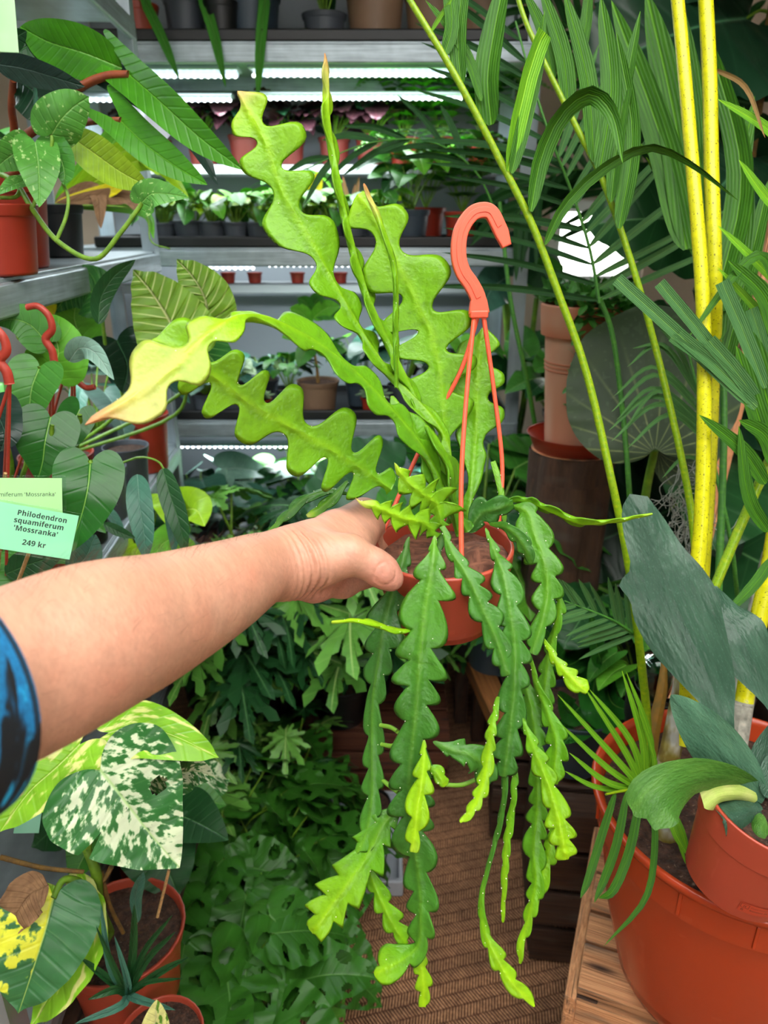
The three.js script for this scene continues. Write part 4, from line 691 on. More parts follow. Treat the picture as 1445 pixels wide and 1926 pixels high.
// ---------------------------------------------------------------- staghorn fern standing in the big pot
const furTex = (a, b) => tex(256, 256, (u, v) => { const n = fbm(u * 7, v * 7, 4), f = vnoise(u * 160, v * 160), l = fbm(u * 50, v * 5, 2); let c = mix3(a, b, clamp(n * 1.4 - .2)); return c.map((x) => x * (.9 + .14 * l) + (f > .82 ? .06 : 0)); });
const stagBump = tex(128, 128, (u, v) => { const k = fbm(u * 40, v * 40, 3, 40); return [k, k, k]; }, false);
M.stag = mat({ specularIntensity: .6, map: furTex(hex(0x2c4a38), hex(0x3f5e4a)), bumpMap: stagBump, bumpScale: .0008, roughness: .33 });
M.stagPale = mat({ specularIntensity: .7, map: furTex(hex(0x3a5f48), hex(0x50785c)), bumpMap: stagBump, bumpScale: .0008, roughness: .33 });
M.stagGreen = mat({ specularIntensity: .6, map: furTex(hex(0x3a6a20), hex(0x4f7d2c)), bumpMap: stagBump, bumpScale: .0008, roughness: .5 });
const SP0 = at(1455, 1515, .80);                       // rim centre of the small pot
const spTilt = new THREE.Quaternion().setFromEuler(new THREE.Euler(R(4), 0, R(-9)));
const stag = thing('staghorn_fern', 'staghorn fern with wide grey-green fronds in a small terracotta-coloured pot inside the big pot', 'plant', SP0.clone().add(V(0, -.12, 0).applyQuaternion(spTilt)));
{
  const g = lathe([[0, .004], [.048, .003], [.052, 0], [.056, .004], [.0665, .082], [.0675, .083], [.0685, .084], [.0715, .119], [.0705, .121], [.0675, .1205], [.064, .085], [.05, .01], [0, .01]], 64);
  const m = lpart(stag, 'pot', g, M.terra); m.quaternion.copy(spTilt);
  const cv = document.createElement('canvas'); cv.width = 256; cv.height = 96; const x = cv.getContext('2d'); x.fillStyle = '#b8432a'; x.fillRect(0, 0, 256, 96); x.strokeStyle = x.fillStyle = '#6d2415'; x.lineWidth = 4; x.strokeRect(8, 10, 52, 40); x.font = 'bold 34px sans-serif'; x.fillText('R', 16, 84); x.fillText('π', 22, 44); x.font = '22px sans-serif'; x.fillText('Plant Passport', 72, 34); x.font = 'bold 24px sans-serif'; x.fillText('Ronesse 24', 72, 66);
  const t = new THREE.CanvasTexture(cv); t.colorSpace = THREE.SRGBColorSpace;
  const lb = new THREE.CylinderGeometry(.0605, .0585, .015, 20, 1, true, R(-27), R(38)); lb.translate(0, .024, 0); const q = lpart(m, 'embossed_mark', lb, mat({ map: t, roughness: .4 }));
  const s = lpart(stag, 'soil', new THREE.CircleGeometry(.066, 40).rotateX(-PI / 2).translate(0, .108, 0), M.soil); s.quaternion.copy(spTilt);
}
const frond = (P, wpx, out, m, o) => part(stag, 'frond', bentLeaf(P.map(px), wpx * P[Math.floor(P.length / 2)][2] / F, out, { k: 7, fold: -.1, wave: .1, waves: 1.8, ...o }), m);
const STAG1 = (() => { const L = [[.05, 0], [.12, .12], [.3, .28], [.46, .42], [.5, .52], [.47, .6], [.53, .67], [.33, .73], [.28, .85], [.2, .95], [.06, 1]], Rr = [[.05, 0], [.12, .1], [.28, .24], [.42, .4], [.48, .52], [.42, .64], [.32, .74], [.24, .86], [.12, .97]]; const s = (a) => { const c = new THREE.CatmullRomCurve3(a.map(([x, y]) => V(x, y, 0)), false, 'centripetal'); return Array.from({ length: 26 }, (_, i) => { const p = c.getPoint(i / 25); return [p.x, p.y]; }); }; return [...s(Rr), ...s(L).map(([x, y]) => [-x, y]).reverse()]; })();
const STAG4 = outline([[.14, 0], [.28, .15], [.38, .4], [.45, .62], [.5, .78], [.44, .9], [.26, .97], [.2, 1.0], [0, .96]], 24);
const stagF = [
  frond([[1372, 1392, .84], [1340, 1290, .845], [1278, 1150, .85], [1235, 1040, .86], [1196, 925, .87]], 172, STAG1, M.stag, { roll: 12 }),
  frond([[1470, 1370, .86], [1440, 1290, .87], [1395, 1200, .88], [1360, 1150, .9], [1335, 1100, .91]], 120, STAG1, M.stag, { roll: 25 }),
  frond([[1428, 1512, .81], [1395, 1460, .80], [1345, 1400, .79], [1300, 1350, .785], [1264, 1308, .78]], 96, OUT.oval, M.stagPale, { roll: 6, wave: .12, waves: 1.7 }),
  frond([[1420, 1478, .81], [1360, 1465, .785], [1300, 1468, .765], [1240, 1500, .75], [1212, 1548, .745]], 104, STAG4, M.stagGreen, { roll: -38, rolls: [-50, -45, -35, -15, 5], wave: .03 }),
  frond([[1440, 1480, .84], [1400, 1450, .86], [1350, 1435, .87], [1290, 1450, .87]], 60, OUT.oval, M.stag, { roll: -50 }),
  frond([[1432, 1525, .80], [1405, 1530, .785], [1380, 1540, .775], [1362, 1545, .77]], 92, OUT.round, M.stag, { roll: 0, cup: .5 }),
  frond([[1440, 1500, .80], [1470, 1440, .81], [1500, 1400, .82]], 60, OUT.lance, M.stag, { roll: 30 }),
  frond([[1425, 1500, .82], [1435, 1440, .84], [1460, 1380, .86], [1490, 1330, .88]], 56, OUT.lance, M.stag, { roll: 40 }),
  frond([[1432, 1530, .79], [1425, 1560, .775], [1427, 1590, .77]], 36, OUT.oval, M.stagGreen, { roll: 10, cup: .4 }),
];
part(stag, 'shield_frond', bentLeaf([[1425, 1505, .805], [1385, 1495, .795], [1350, 1500, .785], [1325, 1520, .78]].map(px), .04, OUT.oval, { cup: .9, roll: -20 }), mat({ map: furTex(hex(0x9aae4c), hex(0xb4bb6a)), roughness: .7 }));
// ---------------------------------------------------------------- leaf materials
const G = {
  mid: leafMat(leafTex(hex(0x3d7a2a), hex(0x8fb860), { str: .35 })),
  bright: leafMat(leafTex(hex(0x5da32c), hex(0xa6cf6a), { str: .35 })),
  lime: leafMat(leafTex(hex(0x8fbb1e), hex(0xc7dc6a), { str: .3 })),
  deep: leafMat(leafTex(hex(0x1f4a24), hex(0x5d8a55), { str: .3 })),
  dark: leafMat(leafTex(hex(0x14301d), hex(0x3f6a48), { str: .28 }), { roughness: .3 }),
  glossy: leafMat(leafTex(hex(0x235a1e), hex(0x84ad4c), { str: .12, lat: 10 }), { roughness: .22, bumpScale: .0005 }),
  silver: leafMat(leafTex(hex(0x7fa392), hex(0xbfd2c4), { str: .4 })),
  teal: leafMat(leafTex(hex(0x3f6f5c), hex(0x86ac98), { str: .35 })),
  blue: leafMat(leafTex(hex(0x4a6a5e), hex(0x8ea89a), { str: .3 })),
  maroon: leafMat(leafTex(hex(0x3a2228), hex(0x6a3c3e), { str: .4 })),
  yellow: leafMat(leafTex(hex(0xd8c81e), hex(0xe9e27a), { str: .3 })),
  papaya: leafMat(leafTex(hex(0x4a7d2e), hex(0xb0c878), { str: .25, lat: 6 })),
  papayaLight: leafMat(leafTex(hex(0x60983c), hex(0xb0c87a), { str: .25, lat: 6 })),
  window: leafMat(leafTex(hex(0x4c8c2a), hex(0x86b058), { str: .3, lat: 7 }), { roughness: .35 }),
  windowDark: leafMat(leafTex(hex(0x33691f), hex(0x5d8c44), { str: .3, lat: 7 }), { roughness: .38 }),
  philo: leafMat(leafTex(hex(0x3a7a12), hex(0x5f9428), { str: .18, lat: 16, dark: hex(0x2c5f1a) }), { roughness: .35, bumpMap: VB14 }),
  philoUnder: leafMat(leafTex(hex(0x7fa01e), hex(0x9cae48), { str: .25, lat: 16 }), { roughness: .5, bumpMap: VB14 }),
  philoDark: leafMat(leafTex(hex(0x23382f), hex(0x4b6a58), { str: .3, lat: 12 }), { roughness: .26 }),
  pothos: leafMat(leafTex(hex(0x4d8a35), hex(0x8ab860), { str: .2, lat: 6, alt: hex(0xb9cf8e), altF: (u, v, s, n) => sst(.68, .76, fbm(u * 16, v * 22, 3)) * .7 })),
  veined: leafMat(leafTex(hex(0x6f9a2a), hex(0xd9dfa0), { str: .95, lat: 10, vw: .14, midw: .07, slant: .8 }), { bumpScale: .007 }),
  veinedDark: leafMat(leafTex(hex(0x2f6a2c), hex(0x7fae58), { str: .8, lat: 11, vw: .13, midw: .05, slant: .8 }), { bumpScale: .003 }),
  marbled: leafMat(leafTex(hex(0x2f6a2e), hex(0xa9c884), { str: .15, lat: 7, w: 256, h: 512, midw: .035, alt: hex(0xe6ebc8), altF: (u, v, s, n) => { const streak = fbm((v - s * .3) * 26 + (u < .5 ? 9 : 0), s * 11 + 3, 5), big = fbm(u * 3.6 + 11, v * 3.4 + 4, 3); return sst(.52, .66, streak * .75 + big * .4 + (u > .5 ? -.05 : .0)) * .88; } }), { roughness: .3 }),
  limeMarble: leafMat(leafTex(hex(0x86c22a), hex(0xcfe38a), { str: .15, lat: 7, w: 256, h: 256, alt: hex(0xdfe58a), altF: (u, v) => sst(.5, .62, fbm(u * 14 + 2, v * 8, 4) * .6 + fbm(u * 3, v * 3 + 2, 2) * .5) }), { roughness: .3 }),
  half: leafMat(leafTex(hex(0x3a7040), hex(0xa9c060), { str: .12, lat: 6, w: 256, h: 512, midw: .03, alt: hex(0xdfe23e), altF: (u, v) => (u > .5 ? 1 : 0) * sst(.40, .47, fbm(u * 10, v * 12, 4) * .6 + (1 - v) * .35) }), { roughness: .3 }),
  round: leafMat(tex(256, 256, (u, v) => { const a = Math.atan2(u - .5, v - .04), r = Math.hypot(u - .5, v - .04), q = Math.abs(((a * 3.2 + 50) % 1) - .5), ve = sst(.06 + .02 / (r + .1), 0, q - .0) * sst(.9, .1, r), n = fbm(u * 9, v * 9, 4), d = vnoise(u * 40, v * 40); let c = mix3([.15, .22, .13], [.23, .29, .18], n); c = mix3(c, [.56, .60, .36], ve * .7); return c.map((x) => x + (d > .8 ? .04 : 0)); }), { bumpMap: null, roughness: .5 }),
  cream: leafMat(leafTex(hex(0xd9d98a), hex(0xe9e6b8), { str: .2, alt: hex(0x5a8a2c), altF: (u, v) => sst(.55, .62, fbm(u * 9, v * 6, 4)) })),
  brownEdge: mat({ map: tex(128, 128, (u, v) => { const n = fbm(u * 12, v * 12, 4); return mix3([.42, .30, .20], [.60, .46, .32], n); }), bumpMap: VB14, bumpScale: .002, roughness: .9 }),
  succ: leafMat(leafTex(hex(0x9ab88a), hex(0xd6e2c6), { str: .2 })),
};
M.stemGreen = mat({ map: tex(32, 64, (u, v) => { const n = fbm(u * 5, v * 6, 3); return [.34 + n * .16, .50 + n * .16, .14]; }), roughness: .5 });
M.stemRed = mat({ map: tex(32, 64, (u, v) => { const n = fbm(u * 5, v * 6, 3); return [.46 + n * .14, .20 + n * .1, .13]; }), roughness: .5 });
M.stemBrown = mat({ map: tex(32, 64, (u, v) => { const n = fbm(u * 8, v * 8, 3); return [.38 + n * .2, .29 + n * .14, .17]; }), roughness: .8 });

// ---------------------------------------------------------------- prototypes of potted plants (base at the origin)
const potGeo = {};
function potShape(r, h, rim = .18) { const key = [r, h, rim].join(); return potGeo[key] ??= lathe([[0, .003], [r * .70, .002], [r * .74, 0], [r * .77, .004], [r * .90, h * (1 - rim)], [r * .93, h * (1 - rim) + .001], [r * .95, h * (1 - rim) + .002], [r, h - .002], [r * .99, h], [r * .94, h - .001], [r * .9, h * (1 - rim)], [r * .72, .01], [0, .008]], 28); }
function addPot(g, r, h, m, name = 'pot') { lpart(g, name, potShape(r, h), m); lpart(g, 'soil', new THREE.CircleGeometry(r * .92, 24).rotateX(-PI / 2), M.soil, V(0, h * .9, 0)); }
function addLeaf(g, geo, m, base, dir, up, s, from, stemM, r = .0015) {
  if (from) { const md = from.clone().lerp(base, .55).add(V(0, from.distanceTo(base) * .12, 0)); lpart(g, 'stem', tube([from, md, base], [r * 1.3, r, r * .8], 5, 6, false), stemM); }
  return place(lpart(g, 'leaf', geo, m), base, dir, up, s);
}
const UL = { heart: unitLeaf(OUT.heart, { fold: .2, k: 4 }), broad: unitLeaf(OUT.broad, { fold: .12, k: 4, wave: .05 }), lance: unitLeaf(OUT.lance, { fold: .3, k: 3, droop: .5 }), oval: unitLeaf(OUT.oval, { fold: .2, k: 3 }), ovalFlat: unitLeaf(OUT.oval, { fold: .1, k: 3, droop: .1 }), strap: unitLeaf(outline([[.03, 0], [.045, .2], [.05, .5], [.035, .8], [0, 1]], 10), { fold: .5, k: 2, droop: .8 }) };
const PALM7 = (() => { // deeply lobed outline around the leaf stalk
  const lob = [-150, -104, -62, -30, 0, 30, 62, 104, 150].reverse(), len = [.38, .5, .68, .86, 1, .86, .68, .5, .38], pts = [];
  lob.forEach((a, i) => { const l = len[i], q = (da, r) => { const t = R(a + da); pts.push([Math.sin(t) * r, Math.cos(t) * r]); }; const w = i === 4 ? 15 : 18; q(w, .34); q(w * .62, l * .45); q(w * .75, l * .62); q(w * .3, l * .68); q(w * .34, l * .84); q(2, l); q(-w * .34, l * .86); q(-w * .3, l * .66); q(-w * .75, l * .6); q(-w * .62, l * .46); });
  return pts;
})();
const papayaGeo = (droop, sd) => { const g = fillLeaf(PALM7, (X, Y, s) => { const r = Math.hypot(X, Y), a = Math.atan2(X, Y); return V(X, -droop * r * r + .05 * Math.cos(a * 9 + .3) * r + .03 * Math.sin(a * 4 + sd), Y); }, { k: 5, centre: [0, 0] }); return g; };
const PG = [papayaGeo(.28, 0), papayaGeo(.42, 2), papayaGeo(.18, 4)];
const holesFor = (n, sd) => (b, s, i, j) => { const half = b < .5 ? b * 2 : (1 - b) * 2; if (half < .34 || half > .93) return false; const u = (half - .34) / .59 * n, f = u - Math.floor(u), c = Math.floor(u) + (b < .5 ? 0 : 20) + sd, r = .16 + .12 * hash2(c, 3); const ds = (s - (.56 + .08 * hash2(c, 5))) / (.20 + .08 * hash2(c, 9)), df = (f - .5) / r; return ds * ds + df * df < 1; };
const OUTH = outline([[0, 0], [0.07, -0.09], [0.2, -0.14], [0.33, -0.08], [0.41, 0.06], [0.42, 0.24], [0.37, 0.44], [0.27, 0.64], [0.15, 0.83], [0.05, 0.95], [0, 1]], 90);
const HG = [unitLeaf(OUTH, { fold: .12, k: 16, wave: .04, holes: holesFor(4, 1), droop: .3 }), unitLeaf(OUTH, { fold: .2, k: 16, wave: .06, holes: holesFor(4, 7), droop: .5 }), unitLeaf(OUTH, { fold: .05, k: 16, wave: .05, holes: holesFor(5, 3), droop: .2 })];
// a rosette of stalked leaves
function rosette(g, o) {
  const { n, y0, h, spread, len, geos, mats, stemM = M.stemGreen, r = .0016, tilt = .5, az0 = 0, arc = 2 * PI, jitter = .2, face = null } = o;
  for (let i = 0; i < n; i++) {
    const az = az0 + (arc > 6 ? i * 2.399963 : (i + .5) / n * arc) + rr(-jitter, jitter), t = (i + .5) / n, rad = spread * Math.sqrt(.15 + .85 * rr(.3, 1)) * (.6 + .4 * t), dir = V(Math.cos(az), 0, Math.sin(az));
    const base = dir.clone().multiplyScalar(rad).add(V(0, y0 + h * rr(.55, 1) * (1 - .45 * rad / spread * rr(.3, 1)), 0));
    const out = dir.clone().add(V(0, tilt * rr(-1, .6) - .15, 0)); if (face) out.add(face.clone().multiplyScalar(.3));
    addLeaf(g, geos[i % geos.length], mats[Math.floor(rnd() * mats.length)], base, out, V(0, 1, 0).addScaledVector(dir, -.15).add(face ? face.clone().multiplyScalar(.8) : V(0, 0, 0)), rr(...len), V(dir.x * .006, y0, dir.z * .006), stemM, r);
  }
}
const CAMWARD = V(0, .5, .6);
const KIND = {
  seedling: (g) => { addPot(g, .036, .05, M.grey); rosette(g, { n: 14, y0: .045, h: .085, spread: .05, len: [.05, .075], geos: [UL.oval, UL.ovalFlat], mats: [G.bright, G.mid, G.lime], face: CAMWARD }); },
  bushy: (g) => { addPot(g, .06, .09, M.slate); rosette(g, { n: 20, y0: .08, h: .2, spread: .11, len: [.07, .11], geos: [UL.heart, UL.oval], mats: [G.mid, G.deep, G.bright], face: CAMWARD }); },
  dark: (g) => { addPot(g, .055, .085, M.darkPot); rosette(g, { n: 28, y0: .075, h: .13, spread: .12, len: [.07, .1], geos: [UL.heart, UL.broad], mats: [G.maroon, G.dark, G.maroon], face: CAMWARD }); },
  broad: (g) => { addPot(g, .075, .12, M.black); rosette(g, { n: 14, y0: .11, h: .34, spread: .18, len: [.14, .2], geos: [UL.broad, UL.heart], mats: [G.deep, G.mid, G.glossy], r: .003, face: CAMWARD }); },
  silver: (g) => { addPot(g, .05, .075, M.grey); rosette(g, { n: 26, y0: .07, h: .09, spread: .085, len: [.045, .075], geos: [UL.oval, UL.heart], mats: [G.silver, G.teal, G.succ], face: CAMWARD }); },
  spiky: (g) => { addPot(g, .055, .09, M.black); for (let i = 0; i < 26; i++) { const az = i * 2.4, e = rr(.5, 1.3), d = V(Math.cos(az) * Math.cos(e), Math.sin(e), Math.sin(az) * Math.cos(e)); place(lpart(g, 'leaf', UL.strap, i % 3 ? G.blue : G.teal), V(d.x * .01, .085, d.z * .01), d, V(0, 1, 0).sub(V(d.x, 0, d.z).multiplyScalar(.3)), rr(.16, .26)); } },
  papaya: (g) => { addPot(g, .065, .10, M.black); rosette(g, { n: 11, y0: .10, h: .44, spread: .18, len: [.10, .16], geos: PG, mats: [G.papaya, G.papayaLight, G.deep], r: .003, tilt: .4, face: CAMWARD }); rosette(g, { n: 9, y0: .10, h: .2, spread: .2, len: [.10, .15], geos: PG, mats: [G.papaya, G.deep], r: .003, tilt: .4, face: CAMWARD, az0: 1 }); },
  window: (g) => { addPot(g, .065, .095, M.black); rosette(g, { n: 11, y0: .085, h: .22, spread: .17, len: [.14, .2], geos: HG, mats: [G.window, G.windowDark, G.windowDark], r: .002, tilt: 1.1, face: V(0, .2, .5) }); },
  trailing: (g) => { addPot(g, .05, .07, M.black); rosette(g, { n: 24, y0: .065, h: .12, spread: .13, len: [.05, .09], geos: [UL.heart, UL.lance], mats: [G.dark, G.deep, G.blue], face: CAMWARD }); },
  teal: (g) => { addPot(g, .06, .09, M.grey); rosette(g, { n: 12, y0: .08, h: .26, spread: .14, len: [.13, .19], geos: [UL.lance, UL.heart], mats: [G.teal, G.silver, G.blue], r: .0025, face: CAMWARD }); },
  fern: (g) => { addPot(g, .055, .085, M.redPot); for (let i = 0; i < 14; i++) { const az = i * 2.4, L = rr(.2, .3), pts = [0, .33, .66, 1].map((t) => V(Math.cos(az) * L * t * .8, .08 + .18 * Math.sin(t * 2.2), Math.sin(az) * L * t * .8)), c = spline(pts); const f = lpart(g, 'frond', tube(pts, [.0015, .0008], 5, 10, false), M.stemGreen); for (let k = 0; k < 13; k++) for (const s of [-1, 1]) { const t = .12 + k / 14, p = c.getPoint(Math.min(1, t)), T = c.getTangent(Math.min(1, t)), sd = T.clone().cross(V(0, 1, 0)).normalize().multiplyScalar(s); place(lpart(f, 'leaflet', UL.ovalFlat, i % 2 ? G.bright : G.mid), p, sd.addScaledVector(T, .35), V(0, 1, 0), .065 * Math.sin(PI * (.2 + t * .75))); } } },
  succulent: (g) => { addPot(g, .05, .06, M.redPot); for (let i = 0; i < 34; i++) { const az = i * 2.4, t = i / 34, e = mix(1.2, .15, t), d = V(Math.cos(az) * Math.cos(e), Math.sin(e), Math.sin(az) * Math.cos(e)); place(lpart(g, 'leaf', UL.ovalFlat, G.succ), V(d.x * .012, .06, d.z * .012), d, V(0, 1, 0), mix(.03, .06, t)); } },
};
const PROTO = {}; let fillers = 0;
// the first of a kind is built in place, the rest are copies of it
function plant(kind, name, label, pos, s = 1, turn = 0, group) {
  if (!PROTO[kind]) { reseed(900 + Object.keys(PROTO).length * 17); const g = thing(name, label, 'plant', V(0, 0, 0), group); KIND[kind](g); PROTO[kind] = g; g.position.copy(pos); g.rotation.y = turn; g.scale.setScalar(s); return g; }
  const c = PROTO[kind].clone(); c.name = numbered(name); scene.add(c); c.position.copy(pos); c.rotation.y = turn; c.scale.setScalar(s); c.userData = { label, category: 'plant' }; if (group) c.userData.group = group; return c;
}
function emptyPot(label, pos, r, h, m) { const g = thing('plant_pot', label, 'pot', pos); addPot(g, r, h, m); return g; }
// ---------------------------------------------------------------- back rack
const zt = BR.z + .06, TY = (i) => SH[i] + .0085;
const onShelf = (pxx, i, z = -zt) => { const h = TY(i), x = (() => { const p = V(0, h, -z); const depth = z * CP + (EYE - h) * SP; return (pxx - W / 2) / F * depth; })(); return V(x, h, -z); };
// pots along the top shelf
[['orange plastic pot at the end of the top shelf', 268, .055, .10, M.terra], ['grey plastic pot next to the orange one on the top shelf', 355, .06, .12, M.grey], ['wide slate-blue pot on the top shelf', 476, .085, .13, M.slate], ['small dark grey pot on the top shelf between slate and tan pots', 612, .062, .078, M.grey], ['tall tan pot on the top shelf', 706, .085, .14, M.tan], ['tan pot on the top shelf behind the palm leaflets', 812, .08, .13, M.tan], ['tan pot at the palm end of the top shelf', 905, .07, .13, M.tan]].forEach(([l, x, r, h, m], i) => {
  reseed(300 + i); const g = emptyPot(l, onShelf(x, 3, 2.33), r, h, m); rosette(g, { n: 7, y0: h, h: .25, spread: .14, len: [.14, .22], geos: [UL.lance, UL.heart], mats: [G.mid, G.deep, G.bright] });
  g.name = numbered('potted_plant'); g.userData.category = 'plant'; g.userData.label = l.replace('pot', 'pot of foliage');
});
// drooping strap leaves over the top shelf edge belong to one plant
{
  const b = onShelf(400, 3, 2.22).add(V(0, .02, .0)), g = thing('spider_plant', 'plant with narrow strap leaves drooping over the top shelf edge', 'plant', onShelf(420, 3, 2.25));
  addPot(g, .045, .09, M.black);
  for (const [a, c, e, w] of [[[272, -30, 1.9], [310, 80, 1.85], [338, 150, 1.83], 20], [[380, -30, 1.9], [405, 70, 1.87], [425, 165, 1.85], 22], [[490, -40, 1.9], [490, 90, 1.87], [484, 195, 1.86], 22]]) part(g, 'leaf', bentLeaf([onShelf(420, 3, 2.25).add(V(0, .1, 0)), at(...a), at(...c), at(...e)], w * 1.85 / F, outline([[.1, 0], [.4, .15], [.5, .45], [.4, .75], [.1, .97], [0, 1]], 14), { fold: .4, k: 3, roll: 10 }), G.mid);
}
// ledges on the panel behind
const ledge = (label, py, z, x0, x1) => { const a = atZ(x0, py, z), b = atZ(x1, py, z); return single('wall_ledge', label, 'shelf', box(b.x - a.x, .03, .16, .004), mat({ color: 0xa4a8aa, roughness: .6 }), V((a.x + b.x) / 2, a.y, -z)); };
const lg1 = ledge('white ledge carrying the dark-leaved pots', 322, 2.72, 240, 940), lg2 = ledge('white ledge with tiny red pots', 540, 2.72, 240, 940);
[300, 385, 465, 548, 630, 700].forEach((x, i) => { const p = atZ(x, 316, 2.70); p.y = lg1.position.y + .016; plant('dark', 'begonia_plant', ['dark maroon begonia on the white ledge by the rack post', 'dark maroon begonia second along the ledge', 'dark maroon begonia behind the tall cactus tip', 'dark maroon begonia in the middle of the ledge', 'dark maroon begonia fifth along the ledge', 'dark maroon begonia at the fern end of the ledge'][i], p, .9 + (i % 3) * .08, i * 1.3, 'begonias on the white ledge'); });
[430, 480, 560, 640, 720].forEach((x, i) => { const p = atZ(x, 530, 2.7); p.y = lg2.position.y + .016; const g = single('tiny_pot', ['tiny red pot nearest the veined leaves on the lower ledge', 'tiny red pot second along the lower ledge', 'tiny red pot on the lower ledge behind the cactus', 'tiny red pot fourth along the lower ledge', 'tiny red pot at the hook end of the lower ledge'][i], 'pot', potShape(.028, .035), M.redPot, p, 'tiny red pots'); });
// seedlings
let k0 = 0; const ordn = ['first', 'second', 'third', 'fourth', 'fifth', 'sixth', 'seventh', 'eighth', 'ninth', 'tenth'];
for (const [row, z, n, x0, x1] of [['front', 2.27, 10, 312, 712], ['rear', 2.40, 9, 322, 700]]) for (let i = 0; i < n; i++) plant('seedling', 'seedling_pot', `small green seedling in a grey pot, ${ordn[i]} along the ${row} row of the lit shelf`, onShelf(mix(x0, x1, i / (n - 1)), 2, z).add(V(0, .002, 0)), rr(1.05, 1.25), i * 2.1 + (row === 'rear' ? 1 : 0), 'seedlings on the lit shelf');
plant('bushy', 'leafy_plant', 'bushy green plant in a dark pot at the end of the seedling tray', onShelf(770, 2, 2.3).add(V(0, .002, 0)), 1.0, .4);
plant('fern', 'fern_plant', 'green fern arching behind the palm leaflets on the lit shelf', onShelf(800, 2, 2.44).add(V(0, .002, 0)), 1.15, 0);
plant('fern', 'fern_plant', 'green fern in a red pot at the palm end of the lit shelf', onShelf(868, 2, 2.3).add(V(0, .002, 0)), 1.0, 1);
plant('bushy', 'leafy_plant', 'bushy plant behind the seedlings near the rack post', onShelf(300, 2, 2.5).add(V(0, .002, 0)), .8, 2.4);
plant('bushy', 'leafy_plant', 'bushy plant behind the seedlings below the yellow leaf', onShelf(560, 2, 2.5).add(V(0, .002, 0)), .85, 1.4);
{ const b = onShelf(585, 2, 2.42), g = thing('yellowing_plant', 'single yellow leaf on a thin stalk among the seedlings', 'plant', b); addPot(g, .03, .04, M.grey); part(g, 'stem', tube([b.clone().add(V(0, .03, 0)), atZ(575, 400, 2.42), atZ(572, 385, 2.42)], [.002, .0015], 6), M.stemGreen); part(g, 'leaf', bentLeaf([atZ(572, 385, 2.42), atZ(588, 355, 2.42), atZ(604, 322, 2.42)], .055, OUT.oval, { roll: 10 }), G.yellow); }
{ const b = onShelf(660, 2, 2.36), g = thing('air_plant', 'plant with pale pinkish upright leaves among the seedlings', 'plant', b); addPot(g, .035, .045, M.grey); for (const [x, y, w] of [[645, 330, 12], [652, 350, 10], [668, 345, 12], [682, 360, 10], [640, 375, 10], [676, 330, 9]]) part(g, 'leaf', bentLeaf([b.clone().add(V(0, .04, 0)), atZ((660 + x) / 2, (y + 440) / 2, 2.36), atZ(x, y, 2.36)], w * .0016, STRAP, { k: 3, fold: .4 }), mat({ map: tex(32, 64, (u, v) => mix3([.72, .78, .66], [.80, .50, .42], v + (vnoise(u * 9, v * 9) - .5) * .4)), roughness: .6 })); }
// shelf with the little tree
{
  const b = onShelf(600, 1, 2.3), g = thing('bonsai_plant', 'small tree with a bare brown stem in a tan pot', 'plant', b); addPot(g, .068, .095, M.tan);
  const st = [b.clone().add(V(0, .08, 0)), atZ(596, 690, 2.3), atZ(584, 620, 2.3), atZ(586, 560, 2.3)]; part(g, 'stem', tube(st, [.006, .004, .003], 7), M.stemBrown);
  for (const [x, y, bx, by, w] of [[545, 580, 586, 610, .05], [640, 575, 588, 600, .055], [530, 635, 588, 640, .055], [560, 690, 590, 650, .06], [625, 640, 590, 650, .06], [655, 600, 590, 590, .05], [610, 560, 586, 580, .045], [560, 560, 586, 590, .045], [515, 610, 580, 625, .05], [650, 660, 596, 665, .05], [575, 640, 588, 660, .05]]) part(g, 'leaf', bentLeaf([atZ(bx, by, 2.3), atZ((x + bx) / 2, (y + by) / 2 - 8, 2.27), atZ(x, y, 2.25)], w, OUT.oval, { roll: rr(-30, 30), fold: .2 }), rnd() > .5 ? G.bright : G.mid);
}
[['silver', 440, 2.3, 1.1, 'pale silvery plant in the tray beside the veined leaves'], ['silver', 500, 2.42, 1.0, 'pale silvery plant behind the small grey pot'], ['succulent', 490, 2.24, .8, 'pale succulent rosette in front of the grey pot'], ['bushy', 545, 2.32, .7, 'compact green plant in a grey pot beside the tan pot'], ['bushy', 680, 2.36, .9, 'green plant behind the cactus stems on the little-tree shelf'], ['teal', 760, 2.3, .9, 'grey-green plant behind the hanging straps on the little-tree shelf'], ['bushy', 850, 2.28, 1.0, 'bushy plant at the palm end of the little-tree shelf'], ['silver', 390, 2.24, .9, 'pale trailing plant at the rack post end of the little-tree shelf'], ['succulent', 705, 2.24, .9, 'pale succulent rosette at the foot of the cactus stems'], ['dark', 810, 2.44, .9, 'dark plant at the rear of the little-tree shelf']].forEach(([k, x, z, s, l], i) => plant(k, { silver: 'silver_plant', succulent: 'succulent_plant', bushy: 'leafy_plant', teal: 'grey_leaf_plant', dark: 'begonia_plant' }[k], l, onShelf(x, 1, z).add(V(0, .002, 0)), s, i * 1.1));
